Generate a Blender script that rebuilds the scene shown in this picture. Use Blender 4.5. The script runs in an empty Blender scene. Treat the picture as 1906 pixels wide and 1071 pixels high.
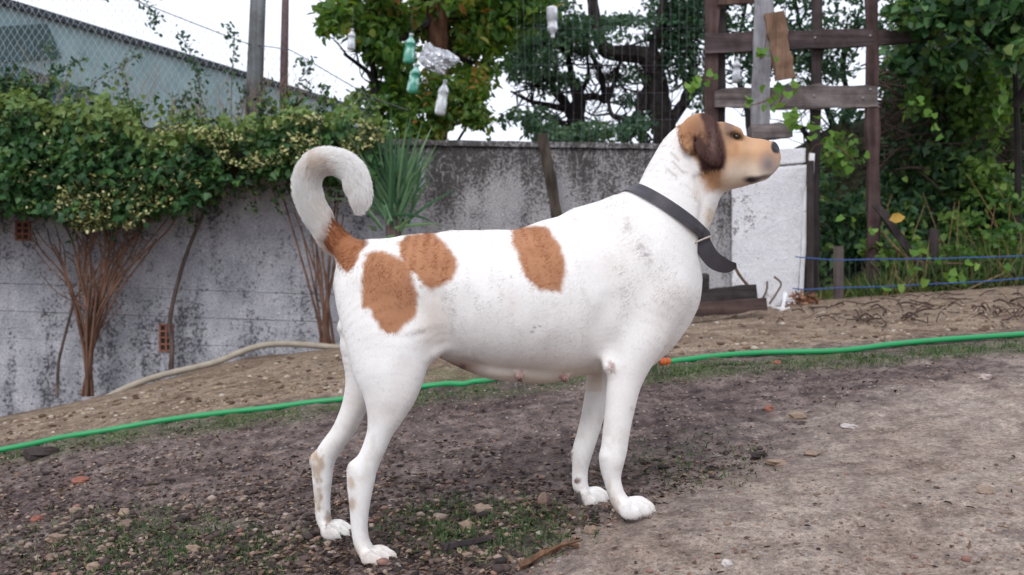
import bpy, math, random
import numpy as np
from mathutils import Vector

scn = bpy.context.scene
col = scn.collection
rng = np.random.default_rng(11)
random.seed(5)

# ------------------------------------------------------------------ camera
F = 1831.0                      # focal length in photograph pixels (1906 wide)
CX, CY = 953.0, 535.5
H = 0.53                        # eye height, metres
cam_d = bpy.data.cameras.new('camera')
cam = bpy.data.objects.new('camera', cam_d)
col.objects.link(cam)
cam.location = (0, 0, H)
cam.rotation_euler = (math.radians(90), 0, 0)
cam_d.sensor_width = 36.0
cam_d.lens = 36.0 * F / 1906.0
cam_d.clip_start = 0.05
cam_d.clip_end = 400
cam_d.dof.use_dof = True
cam_d.dof.focus_distance = 1.98
cam_d.dof.aperture_fstop = 6.3
scn.camera = cam

# ------------------------------------------------------------------ sky and sun (bright overcast)
SUN_EL, SUN_AZ = math.radians(55), math.radians(-150)
world = bpy.data.worlds.new('World')
scn.world = world
world.use_nodes = True
wn, wl = world.node_tree.nodes, world.node_tree.links
wn.clear()
w_out = wn.new('ShaderNodeOutputWorld')
w_bg = wn.new('ShaderNodeBackground')
w_sky = wn.new('ShaderNodeTexSky')
w_sky.sky_type = 'NISHITA'
w_sky.sun_disc = False
w_sky.sun_elevation = SUN_EL
w_sky.sun_rotation = SUN_AZ
w_mix = wn.new('ShaderNodeMix')
w_mix.data_type = 'RGBA'
w_mix.inputs[0].default_value = 0.86          # cloud cover
w_mix.inputs[7].default_value = (10.3, 10.7, 11.9, 1)
wl.new(w_sky.outputs[0], w_mix.inputs[6])
wl.new(w_mix.outputs[2], w_bg.inputs[0])
w_bg.inputs[1].default_value = 0.1
wl.new(w_bg.outputs[0], w_out.inputs[0])

sun_d = bpy.data.lights.new('sun', 'SUN')
sun_d.energy = 1.2
sun_d.angle = math.radians(22)
sun_d.color = (1.0, 0.98, 0.97)
sun = bpy.data.objects.new('sun', sun_d)
col.objects.link(sun)
# light travels from upper left behind the camera
sd = Vector((0.30, 0.80, -0.85)).normalized()
sun.rotation_euler = sd.to_track_quat('-Z', 'Y').to_euler()
w_sky.sun_elevation = math.asin(-sd.z)
w_sky.sun_rotation = math.atan2(-sd.x, -sd.y)

scn.view_settings.view_transform = 'Standard'
scn.view_settings.look = 'None'
scn.view_settings.exposure = 0.32
scn.view_settings.gamma = 1.0
scn.view_settings.use_curve_mapping = False
scn.render.engine = 'CYCLES'
scn.cycles.max_bounces = 6
scn.cycles.diffuse_bounces = 3
scn.cycles.glossy_bounces = 2
scn.cycles.transmission_bounces = 6
scn.cycles.transparent_max_bounces = 8
scn.cycles.use_denoising = True

# ------------------------------------------------------------------ numeric helpers
def P(px, py, d):
    """point seen at photograph pixel (px,py) at distance d in front of the eye"""
    px, py, d = np.broadcast_arrays(np.asarray(px, float), np.asarray(py, float), np.asarray(d, float))
    return np.stack([(px - CX) / F * d, d, H - (py - CY) / F * d], -1)

def hash2(ix, iy, s):
    h = (ix.astype(np.int64) * 374761393 + iy.astype(np.int64) * 668265263 + s * 974711) & 0x7fffffff
    h = ((h ^ (h >> 13)) * 1274126177) & 0x7fffffff
    return ((h ^ (h >> 16)) & 0xffff) / 65535.0

def vnoise(x, y, s=0):
    x = np.asarray(x, float); y = np.asarray(y, float)
    ix, iy = np.floor(x), np.floor(y)
    fx, fy = x - ix, y - iy
    fx = fx * fx * (3 - 2 * fx); fy = fy * fy * (3 - 2 * fy)
    a = hash2(ix, iy, s); b = hash2(ix + 1, iy, s); c = hash2(ix, iy + 1, s); d = hash2(ix + 1, iy + 1, s)
    return (a * (1 - fx) + b * fx) * (1 - fy) + (c * (1 - fx) + d * fx) * fy

def fbm(x, y, s=0, o=4):
    v, a, t = 0, 0.5, 0
    for i in range(o):
        v = v + a * vnoise(x * 2 ** i, y * 2 ** i, s + i * 7); t += a; a *= 0.5
    return v / t

def norm(v):
    return v / np.maximum(np.linalg.norm(v, axis=-1, keepdims=True), 1e-9)

def inpoly(x, y, poly):
    x = np.asarray(x, float); y = np.asarray(y, float)
    r = np.zeros(x.shape, bool)
    n = len(poly)
    for i in range(n):
        x1, y1 = poly[i]; x2, y2 = poly[(i + 1) % n]
        if y1 == y2: continue
        c = (y1 > y) != (y2 > y)
        r ^= c & (x < (x2 - x1) * (y - y1) / (y2 - y1) + x1)
    return r

def polysd(x, y, poly):
    """signed distance to a polygon outline, positive inside"""
    d = np.full(np.shape(x), 1e9)
    n = len(poly)
    for i in range(n):
        ax, ay = poly[i]; bx, by = poly[(i + 1) % n]
        ex, ey = bx - ax, by - ay
        t = np.clip(((x - ax) * ex + (y - ay) * ey) / max(ex * ex + ey * ey, 1e-9), 0, 1)
        d = np.minimum(d, np.hypot(x - ax - t * ex, y - ay - t * ey))
    return np.where(inpoly(x, y, poly), d, -d)

def spline(pts, n):
    """Catmull-Rom through rows of pts, n samples per span"""
    p = np.asarray(pts, float)
    if len(p) < 3:
        t = np.linspace(0, 1, n + 1)[:, None]
        return p[0] * (1 - t) + p[-1] * t
    q = np.vstack([2 * p[0] - p[1], p, 2 * p[-1] - p[-2]])
    out = []
    for i in range(1, len(q) - 2):
        for t in np.linspace(0, 1, n, endpoint=False):
            a, b, c, d = q[i - 1], q[i], q[i + 1], q[i + 2]
            out.append(0.5 * (2 * b + (c - a) * t + (2 * a - 5 * b + 4 * c - d) * t * t + (3 * b - a - 3 * c + d) * t ** 3))
    out.append(p[-1])
    return np.array(out)

# ------------------------------------------------------------------ mesh helpers
class MB:
    """collects vertices and faces, then links ONE mesh object"""
    def __init__(s):
        s.v, s.f, s.n, s.t = [], [], 0, []
    def add(s, v, f, tint=None):
        v = np.asarray(v, float).reshape(-1, 3)
        for q in f: s.f.append([i + s.n for i in q])
        s.v.append(v); s.n += len(v)
        s.t.append(np.full(len(v), 0.5 if tint is None else tint, float) if np.ndim(tint) == 0 else np.asarray(tint, float))
    def tube(s, path, rad, sides=6, cap=True, tint=None, wob=0.0):
        p = np.asarray(path, float); n = len(p)
        r = np.broadcast_to(np.asarray(rad, float), (n,))
        t = norm(np.gradient(p, axis=0))
        up = np.array([0, 0, 1.0]) if abs(t[:, 2]).mean() < 0.8 else np.array([0.0, 1, 0])
        a = norm(np.cross(t, up)); b = np.cross(a, t)
        ang = np.arange(sides) * 2 * np.pi / sides
        rr = r[:, None, None] * (1 + wob * (rng.random((n, sides, 1)) - 0.5))
        ring = p[:, None] + rr * (np.cos(ang)[None, :, None] * a[:, None] + np.sin(ang)[None, :, None] * b[:, None])
        f = []
        for i in range(n - 1):
            for j in range(sides):
                k = (j + 1) % sides
                f.append((i * sides + j, i * sides + k, (i + 1) * sides + k, (i + 1) * sides + j))
        if cap:
            f.append(tuple(range(sides))[::-1]); f.append(tuple((n - 1) * sides + j for j in range(sides)))
        s.add(ring.reshape(-1, 3), f, tint)
    def box(s, c, ax, ay, az, bev=0.0, jit=0.0, tint=None):
        """box with centre c and half-axis vectors, edges chamfered by bev metres"""
        c, ax, ay, az = [np.asarray(q, float) for q in (c, ax, ay, az)]
        L = [np.linalg.norm(q) for q in (ax, ay, az)]
        if bev <= 0:
            v = [c + i * ax + j * ay + k * az for i in (-1, 1) for j in (-1, 1) for k in (-1, 1)]
            v = np.array(v) + jit * (rng.random((8, 3)) - .5)
            s.add(v, [(0, 1, 3, 2), (4, 6, 7, 5), (0, 4, 5, 1), (2, 3, 7, 6), (0, 2, 6, 4), (1, 5, 7, 3)], tint); return
        v, idx = [], {}
        for i in (-1, 1):
            for j in (-1, 1):
                for k in (-1, 1):
                    jj = jit * (rng.random(3) - .5)
                    for d in range(3):
                        sc = [1 - bev / l for l in L]; sc[d] = 1
                        idx[(i, j, k, d)] = len(v)
                        v.append(c + i * sc[0] * ax + j * sc[1] * ay + k * sc[2] * az + jj)
        f = []
        g = lambda i, j, k, d: idx[(i, j, k, d)]
        for q in (-1, 1):
            f.append((g(q, -1, -1, 0), g(q, 1, -1, 0), g(q, 1, 1, 0), g(q, -1, 1, 0)))
            f.append((g(-1, q, -1, 1), g(1, q, -1, 1), g(1, q, 1, 1), g(-1, q, 1, 1)))
            f.append((g(-1, -1, q, 2), g(1, -1, q, 2), g(1, 1, q, 2), g(-1, 1, q, 2)))
        for a in (-1, 1):
            for b in (-1, 1):
                f.append((g(a, b, -1, 0), g(a, b, 1, 0), g(a, b, 1, 1), g(a, b, -1, 1)))
                f.append((g(a, -1, b, 0), g(a, 1, b, 0), g(a, 1, b, 2), g(a, -1, b, 2)))
                f.append((g(-1, a, b, 1), g(1, a, b, 1), g(1, a, b, 2), g(-1, a, b, 2)))
                for k in (-1, 1): f.append((g(a, b, k, 0), g(a, b, k, 1), g(a, b, k, 2)))
        s.add(v, f, tint)
    def plank(s, a, b, w, th, wdir, n=8, rough=0.004, taper=None, tint=None):
        """rough sawn board from a to b, width w along wdir, thickness th"""
        a, b, wdir = [np.asarray(q, float) for q in (a, b, wdir)]
        t = norm(b - a); u = norm(wdir - t * np.dot(t, wdir)); m = np.cross(t, u)
        v = []
        for i in range(n + 1):
            q = a + (b - a) * i / n
            ww = w if taper is None else w * np.interp(i / n, *taper)
            for (x, y) in ((-.5, -.5), (.5, -.5), (.5, .5), (-.5, .5)):
                v.append(q + u * (x * ww + rough * rng.normal()) + m * (y * th + 0.4 * rough * rng.normal()))
        f = [(0, 3, 2, 1), tuple(4 * n + k for k in range(4))]
        for i in range(n):
            for k in range(4):
                f.append((4 * i + k, 4 * i + (k + 1) % 4, 4 * i + 4 + (k + 1) % 4, 4 * i + 4 + k))
        s.add(v, f, tint)
    def build(s, name, mat, parent=None, smooth=False, origin=None):
        v = np.vstack(s.v); t = np.concatenate(s.t)
        return mesh_obj(name, v, s.f, mat, parent, smooth, t, origin)

WORLD = {}
def mesh_obj(name, v, f, mat, parent=None, smooth=False, tint=None, origin=None):
    o0 = np.array(origin if origin is not None else (WORLD[parent.name] if parent is not None else v.mean(0) * 0), float)
    me = bpy.data.meshes.new(name)
    v = (np.asarray(v, float) - o0).astype(np.float32)
    if isinstance(f, np.ndarray):
        k = f.shape[1]
        me.vertices.add(len(v)); me.vertices.foreach_set('co', v.ravel())
        me.loops.add(f.size); me.loops.foreach_set('vertex_index', f.ravel().astype(np.int32))
        me.polygons.add(len(f)); me.polygons.foreach_set('loop_start', (np.arange(len(f)) * k).astype(np.int32))
        me.update(calc_edges=True)
    else:
        me.from_pydata(v.tolist(), [], f)
    if smooth: me.polygons.foreach_set('use_smooth', np.ones(len(me.polygons), bool))
    if tint is not None:
        a = me.attributes.new('tint', 'FLOAT', 'POINT'); a.data.foreach_set('value', np.asarray(tint, np.float32))
    if mat: me.materials.append(mat)
    me.update()
    o = bpy.data.objects.new(name, me)
    col.objects.link(o)
    if parent is not None:
        o.parent = parent
        o.location = o0 - WORLD[parent.name]
    else:
        o.location = o0
    WORLD[o.name] = o0
    return o

def tag(o, label, cat, group=None):
    o['label'] = label; o['category'] = cat
    if group: o['group'] = group
    return o
def thing(name, label, cat, loc, group=None):
    o = bpy.data.objects.new(name, None)
    o.empty_display_size = 0.1
    col.objects.link(o); o.location = loc
    WORLD[o.name] = np.array(loc, float)
    return tag(o, label, cat, group)
def structure(o): o['kind'] = 'structure'; return o
def stuff(o): o['kind'] = 'stuff'; return o
def setattr_f(o, name, val):
    a = o.data.attributes.new(name, 'FLOAT', 'POINT'); a.data.foreach_set('value', np.asarray(val, np.float32))
def setattr_c(o, name, val):
    a = o.data.attributes.new(name, 'FLOAT_COLOR', 'POINT')
    c = np.ones((len(val), 4), np.float32); c[:, :3] = val
    a.data.foreach_set('color', c.ravel())

# leaves: six-point folded blades, thousands in one mesh
SHAPES = {
    'oval':  [(0, 0, 0), (.30, .42, .10), (.68, .38, .08), (1, 0, -.06), (.68, -.38, .08), (.30, -.42, .10)],
    'ivy':   [(0, 0, 0), (.22, .55, .06), (.55, .36, .08), (1, 0, -.10), (.55, -.36, .08), (.22, -.55, .06)],
    'vine':  [(.10, 0, 0), (.05, .52, .10), (.62, .46, .02), (1, 0, -.12), (.62, -.46, .02), (.05, -.52, .10)],
    'blade': [(0, 0, 0), (.25, .5, .05), (.65, .36, .03), (1, 0, -.02), (.65, -.36, .03), (.25, -.5, .05)],
}
def leaf_arrays(c, d, nrm, L, W, shape='oval'):
    c = np.asarray(c, float); n = len(c)
    d = norm(d); s = norm(np.cross(nrm, d)); m = np.cross(d, s)
    L = np.broadcast_to(L, (n,)); W = np.broadcast_to(W, (n,))
    sh = np.array(SHAPES[shape])
    zl = np.where(np.arange(6)[None] == 3, L[:, None], np.minimum(L, 1.6 * W)[:, None])
    v = (c[:, None] + sh[None, :, 0, None] * L[:, None, None] * d[:, None]
         + sh[None, :, 1, None] * W[:, None, None] * s[:, None]
         + sh[None, :, 2, None] * zl[:, :, None] * m[:, None])
    b = (np.arange(n) * 6)[:, None]
    f = np.concatenate([b + np.array([0, 3, 2, 1]), b + np.array([0, 5, 4, 3])], 0)
    return v.reshape(-1, 3), f
def leaves(name, c, d, nrm, L, W, mat, parent, shape='oval', tint=None):
    v, f = leaf_arrays(c, d, nrm, L, W, shape)
    t = rng.random(len(c)) if tint is None else tint
    o = mesh_obj(name, v, f, mat, parent, False, np.repeat(t, 6))
    return stuff(o)
def rdir(n, bias=(0, 0, 0), k=1.0):
    return norm(rng.normal(size=(n, 3)) * k + np.asarray(bias, float))

# ------------------------------------------------------------------ materials
def new_mat(name):
    m = bpy.data.materials.new(name); m.use_nodes = True
    nt = m.node_tree; nt.nodes.clear()
    out = nt.nodes.new('ShaderNodeOutputMaterial')
    return m, nt, out
class N:
    """short node-graph builder"""
    def __init__(s, nt): s.nt = nt
    def link(s, sock, v):
        if hasattr(v, 'is_output'): s.nt.links.new(v, sock)
        elif v is not None:
            if isinstance(v, (tuple, list)) and len(v) == 3 and sock.type == 'RGBA': v = (*v, 1)
            sock.default_value = v
    def pos(s): return s.nt.nodes.new('ShaderNodeNewGeometry').outputs['Position']
    def gen(s, which='Object'): return s.nt.nodes.new('ShaderNodeTexCoord').outputs[which]
    def attr(s, name, out='Fac'):
        a = s.nt.nodes.new('ShaderNodeAttribute'); a.attribute_name = name; return a.outputs[out]
    def mapping(s, v, scale=(1, 1, 1), rot=(0, 0, 0)):
        m = s.nt.nodes.new('ShaderNodeMapping'); s.link(m.inputs[0], v); m.inputs['Scale'].default_value = scale
        m.inputs['Rotation'].default_value = rot
        return m.outputs[0]
    def noise(s, v, scale, detail=4, rough=0.55, dist=0.0, out=0):
        n = s.nt.nodes.new('ShaderNodeTexNoise'); s.link(n.inputs['Vector'], v)
        n.inputs['Scale'].default_value = scale; n.inputs['Detail'].default_value = detail
        n.inputs['Roughness'].default_value = rough; n.inputs['Distortion'].default_value = dist
        return n.outputs[out]
    def voro(s, v, scale, feature='F1', out=0, rand=1.0):
        n = s.nt.nodes.new('ShaderNodeTexVoronoi'); n.feature = feature; s.link(n.inputs['Vector'], v)
        n.inputs['Scale'].default_value = scale; n.inputs['Randomness'].default_value = rand
        return n.outputs[out]
    def ramp(s, v, stops, interp='LINEAR'):
        r = s.nt.nodes.new('ShaderNodeValToRGB'); s.link(r.inputs[0], v)
        e = r.color_ramp.elements; r.color_ramp.interpolation = interp
        while len(e) < len(stops): e.new(0.5)
        for el, (p, c) in zip(e, stops):
            el.position = p
            if isinstance(c, (int, float)): c = (c, c, c)
            el.color = (*c[:3], 1)
        return r.outputs[0]
    def mix(s, fac, a, b, mode='MIX'):
        m = s.nt.nodes.new('ShaderNodeMix'); m.data_type = 'RGBA'; m.blend_type = mode
        s.link(m.inputs[0], fac); s.link(m.inputs[6], a); s.link(m.inputs[7], b); return m.outputs[2]
    def math(s, op, a, b=None, c=None, clamp=False):
        m = s.nt.nodes.new('ShaderNodeMath'); m.operation = op; m.use_clamp = clamp
        s.link(m.inputs[0], a)
        if b is not None: s.link(m.inputs[1], b)
        if c is not None: s.link(m.inputs[2], c)
        return m.outputs[0]
    def sstep(s, v, lo, hi):
        m = s.nt.nodes.new('ShaderNodeMapRange'); m.interpolation_type = 'SMOOTHSTEP'
        s.link(m.inputs[0], v); m.inputs[1].default_value = lo; m.inputs[2].default_value = hi
        return m.outputs[0]
    def bump(s, h, strength=0.5, dist=0.01, nrm=None):
        b = s.nt.nodes.new('ShaderNodeBump'); s.link(b.inputs['Height'], h)
        b.inputs['Strength'].default_value = strength; b.inputs['Distance'].default_value = dist
        if nrm is not None: s.link(b.inputs['Normal'], nrm)
        return b.outputs[0]
    def pbsdf(s, out, base, rough=0.7, nrm=None, spec=0.3, metal=0.0, trans=None, coat=None):
        p = s.nt.nodes.new('ShaderNodeBsdfPrincipled')
        s.link(p.inputs['Base Color'], base); s.link(p.inputs['Roughness'], rough)
        s.link(p.inputs['Specular IOR Level'], spec); s.link(p.inputs['Metallic'], metal)
        if nrm is not None: s.link(p.inputs['Normal'], nrm)
        if trans is not None: s.link(p.inputs['Transmission Weight'], trans)
        s.nt.links.new(p.outputs[0], out.inputs[0]); return p

def leaf_mat(name, stops, transl=0.35, rough=0.5, spec=0.35):
    m, nt, out = new_mat(name); n = N(nt)
    c = n.ramp(n.attr('tint'), stops)
    c = n.mix(0.35, c, n.ramp(n.noise(n.pos(), 55, 3), [(.3, .35), (.7, 1.0)]), 'MULTIPLY')
    p = nt.nodes.new('ShaderNodeBsdfPrincipled')
    n.link(p.inputs['Base Color'], c); p.inputs['Roughness'].default_value = rough
    p.inputs['Specular IOR Level'].default_value = spec
    t = nt.nodes.new('ShaderNodeBsdfTranslucent')
    n.link(t.inputs[0], n.mix(1.0, c, (1.0, 1.0, .55), 'MULTIPLY'))
    mx = nt.nodes.new('ShaderNodeMixShader'); mx.inputs[0].default_value = transl
    nt.links.new(p.outputs[0], mx.inputs[1]); nt.links.new(t.outputs[0], mx.inputs[2])
    nt.links.new(mx.outputs[0], out.inputs[0])
    return m
def wood_mat(name, dark, light, scale=18, rough=0.85, along=(1, 1, .06), tone=None):
    m, nt, out = new_mat(name); n = N(nt)
    g = n.noise(n.mapping(n.pos(), along), scale, 5, .6, .4)
    g2 = n.noise(n.pos(), 9, 4, .6)
    c = n.ramp(g, [(.3, dark), (.55, [0.5 * (a + b) for a, b in zip(dark, light)]), (.75, light)])
    c = n.mix(n.sstep(g2, .35, .75), c, n.mix(1.0, c, (.55, .52, .5), 'MULTIPLY'))
    n.pbsdf(out, c, rough, n.bump(g, .6, .006), .2)
    return m
def plain_mat(name, c, rough=0.6, spec=0.3, var=0.25, scale=20, bump=0.2, bd=0.003, metal=0.0):
    m, nt, out = new_mat(name); n = N(nt)
    g = n.noise(n.pos(), scale, 5, .6)
    cc = n.mix(n.ramp(g, [(.3, 0.0), (.7, 1.0)]), [q * (1 - var) for q in c], [min(1, q * (1 + var)) for q in c])
    n.pbsdf(out, cc, rough, n.bump(g, bump, bd), spec, metal)
    return m
# ------------------------------------------------------------------ terrain
_ctrl = [  # photograph pixel and distance of points on the ground
    (700, 1050, 1.90), (612, 998, 2.08), (1175, 966, 1.915), (1095, 938, 2.08),
    (0, 842, 3.3), (300, 789, 3.3), (630, 749, 3.3), (900, 716, 3.3), (1240, 680, 3.3), (1560, 660, 3.35), (1906, 631, 3.4),
    (0, 776, 6.2), (150, 748, 6.2), (300, 712, 5.9), (460, 668, 6.0), (610, 650, 6.1), (900, 622, 6.1), (1150, 606, 6.1),
    (1290, 600, 5.9), (1440, 574, 5.9), (1560, 558, 6.0), (1740, 546, 6.0), (1906, 534, 6.0),
    (0, 1071, 2.15), (350, 1071, 1.98), (1906, 1071, 1.55), (1906, 850, 2.1), (1400, 1071, 1.62), (1500, 760, 2.75)]
_c = np.array([P(*q) for q in _ctrl])
_c = np.vstack([_c, [(-4, 0, -.35), (4, 0, .2), (0, -2, -.3), (-4, -4, -.4), (4, -4, -.2), (-10, 12, -.8), (0, 12, .3), (10, 12, .8)]])
def _k(r2): return 0.5 * r2 * np.log(np.maximum(r2, 1e-12))
_n = len(_c)
_A = np.zeros((_n + 3, _n + 3))
_A[:_n, :_n] = _k(((_c[:, None, :2] - _c[None, :, :2]) ** 2).sum(-1)) + 0.004 * np.eye(_n)
_A[:_n, _n] = 1; _A[:_n, _n + 1:] = _c[:, :2]; _A[_n, :_n] = 1; _A[_n + 1:, :_n] = _c[:, :2].T
_w = np.linalg.solve(_A, np.r_[_c[:, 2], 0, 0, 0])
def T0(x, y):
    x = np.asarray(x, float); y = np.asarray(y, float)
    xs, ys = np.clip(x, -10, 10), np.clip(y, -4, 12)
    s = _w[_n] + _w[_n + 1] * xs + _w[_n + 2] * ys
    for i in range(_n):
        s = s + _w[i] * _k((xs - _c[i, 0]) ** 2 + (ys - _c[i, 1]) ** 2)
    return s
def T(x, y):
    x = np.asarray(x, float); y = np.asarray(y, float)
    z = T0(x, y)
    z = z + 0.030 * (fbm(x * 2.2, y * 2.2, 3) - .5) + 0.018 * (fbm(x * 8, y * 8, 9) - .5)
    c = fbm(x * 26, y * 26, 21, 3)
    z = z + 0.012 * (c - .5) + 0.009 * np.clip(fbm(x * 55, y * 55, 33, 2) - .55, 0, 1)
    return z
def G(px, py):
    """where the sight line through a photograph pixel meets the ground"""
    px, py = np.broadcast_arrays(np.asarray(px, float), np.asarray(py, float))
    sh = px.shape; px = px.ravel(); py = py.ravel()
    lo = np.full(px.shape, 1.2); hi = np.full(px.shape, np.nan)
    prev = lo.copy()
    for d in np.arange(1.3, 11, 0.12):
        q = P(px, py, d)
        hit = np.isnan(hi) & (q[:, 2] < T0(q[:, 0], q[:, 1]))
        hi[hit] = d; lo[hit] = d - 0.12
    hi = np.where(np.isnan(hi), 11, hi)
    for _ in range(14):
        m = (lo + hi) / 2; q = P(px, py, m); u = q[:, 2] < T(q[:, 0], q[:, 1])
        hi = np.where(u, m, hi); lo = np.where(u, lo, m)
    q = P(px, py, (lo + hi) / 2); q[:, 2] = T(q[:, 0], q[:, 1])
    return q.reshape(*sh, 3)

gx = np.unique(np.concatenate([np.linspace(-60, -4.6, 22), np.linspace(-4.6, -2.0, 110), np.linspace(-2.0, 2.2, 360), np.linspace(2.2, 4.8, 110), np.linspace(4.8, 60, 22)]))
gy = np.unique(np.concatenate([np.linspace(-30, 1.2, 20), np.linspace(1.2, 3.9, 300), np.linspace(3.9, 6.6, 130), np.linspace(6.6, 12, 30), np.linspace(12, 90, 24)]))
X, Y = np.meshgrid(gx, gy)
Z = T(X, Y)
nx, ny = len(gx), len(gy)
ii = (np.arange(ny - 1)[:, None] * nx + np.arange(nx - 1)[None]).ravel()
gf = np.stack([ii, ii + 1, ii + nx + 1, ii + nx], 1)
gv = np.stack([X.ravel(), Y.ravel(), Z.ravel()], 1)

# zones (soil kinds are stains of the ground itself)
def proj(v):
    d = np.maximum(v[:, 1], 0.3)
    return CX + v[:, 0] / d * F, CY - (v[:, 2] - H) / d * F
gpx, gpy = proj(np.stack([gv[:, 0], gv[:, 1], T0(gv[:, 0], gv[:, 1])], 1))
inview = gv[:, 1] > 1.2
path_poly = [(905, 1200), (985, 1060), (1090, 985), (1230, 930), (1400, 868), (1500, 806), (1620, 752), (1760, 705), (2050, 655), (2300, 640), (2600, 1300)]
bank_poly = [(-300, 870), (0, 836), (300, 783), (630, 742), (900, 706), (1240, 668), (1560, 640), (1906, 612), (2300, 590), (2300, 400), (-300, 400)]
sd_path = np.where(inview, polysd(gpx, gpy, path_poly), np.where(gv[:, 0] > .1, 60, -60))
sd_bank = np.where(inview, polysd(gpx, gpy, bank_poly), -60)
wob = (fbm(gv[:, 0] * 5, gv[:, 1] * 5, 51) - .5) * 130
a_path = np.clip((sd_path + wob + (fbm(gv[:, 0] * 22, gv[:, 1] * 22, 57, 3) - .5) * 120) / 120 + .5, 0, 1)
a_bank = np.clip((sd_bank + wob * .12) / 16 + .5, 0, 1)
hose_path = [(-60, 847), (0, 835), (150, 806), (300, 780), (450, 762), (630, 741), (790, 718), (860, 712), (900, 706), (960, 697), (1060, 686), (1150, 679), (1240, 672), (1400, 659), (1560, 650), (1660, 642), (1760, 632), (1906, 620), (2010, 610)]
hp = np.array(hose_path, float)
below = gpy - np.interp(gpx, hp[:, 0], hp[:, 1])
moss = np.clip(1 - np.abs(below - 20) / 26, 0, 1) * np.where((gpx > 1180) | (gpx < 560), 1, .8)
moss = np.maximum(moss, np.clip(1 - np.hypot((gpx - 900) / 240, (gpy - 985) / 70), 0, 1) * .8)
moss = np.maximum(moss, np.clip(1 - np.hypot((gpx - 300) / 330, (gpy - 1015) / 90), 0, 1) * .6)
moss = np.maximum(moss, np.clip(1 - np.hypot((gpx - 840) / 110, (gpy - 700) / 24), 0, 1))
moss = np.where(inview, moss * np.clip(fbm(gv[:, 0] * 9, gv[:, 1] * 9, 77) * 2.4 - .6, 0, 1), 0)

m_ground, nt, out = new_mat('bare_soil'); n = N(nt); ps = n.pos()
big = n.noise(ps, 3.2, 5, .6); mid = n.noise(ps, 19, 6, .65); fine = n.noise(ps, 95, 5, .7); grit = n.noise(ps, 260, 3, .7)
soil = n.ramp(mid, [(.28, (.040, .030, .032)), (.44, (.126, .091, .081)), (.58, (.222, .167, .146)), (.72, (.335, .262, .222))])
soil = n.mix(n.sstep(big, .40, .62), soil, n.mix(1.0, soil, (.62, .58, .62), 'MULTIPLY'))
sand = n.ramp(mid, [(.30, (.20, .152, .128)), (.5, (.36, .287, .240)), (.7, (.49, .40, .33))])
sand = n.mix(n.sstep(big, .45, .68), sand, n.mix(1.0, sand, (.74, .70, .68), 'MULTIPLY'))
bank = n.ramp(mid, [(.28, (.12, .080, .056)), (.5, (.28, .205, .145)), (.72, (.42, .32, .23))])
bank = n.mix(n.sstep(big, .45, .65), bank, n.mix(1.0, bank, (.66, .62, .60), 'MULTIPLY'))
c = n.mix(n.attr('path'), soil, sand)
c = n.mix(n.attr('bank'), c, bank)
c = n.mix(n.attr('moss'), c, n.ramp(fine, [(.3, (.03, .045, .018)), (.7, (.12, .16, .05))]))
c = n.mix(.75, c, n.ramp(fine, [(.30, .28), (.50, .95), (.70, 1.5)]), 'MULTIPLY')
c = n.mix(.5, c, n.ramp(grit, [(.35, .45), (.65, 1.35)]), 'MULTIPLY')
# pale and rusty grit
vd = n.voro(ps, 70); vc = n.voro(ps, 70, out=1)
sp = n.nt.nodes.new('ShaderNodeSeparateColor'); n.link(sp.inputs[0], vc)
gm = n.math('MULTIPLY', n.math('LESS_THAN', vd, .30), n.math('GREATER_THAN', sp.outputs[0], .72))
gc = n.ramp(sp.outputs[1], [(.0, (.40, .33, .27)), (.45, (.24, .15, .10)), (.75, (.16, .10, .09)), (1, (.50, .46, .42))])
c = n.mix(n.math('MULTIPLY', gm, .8), c, gc)
hgt = n.math('ADD', n.math('MULTIPLY', mid, .8), n.math('ADD', n.math('MULTIPLY', fine, .55), n.math('MULTIPLY', gm, .35)))
n.pbsdf(out, c, n.ramp(big, [(.35, .72), (.6, .95)]), n.bump(hgt, .9, .02), .25)
ground = structure(mesh_obj('ground', gv, gf, m_ground, smooth=True))
setattr_f(ground, 'path', a_path); setattr_f(ground, 'bank', a_bank); setattr_f(ground, 'moss', moss)
ground['label'] = 'sloping bare earth yard with dark soil, sandy path and bank'
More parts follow.
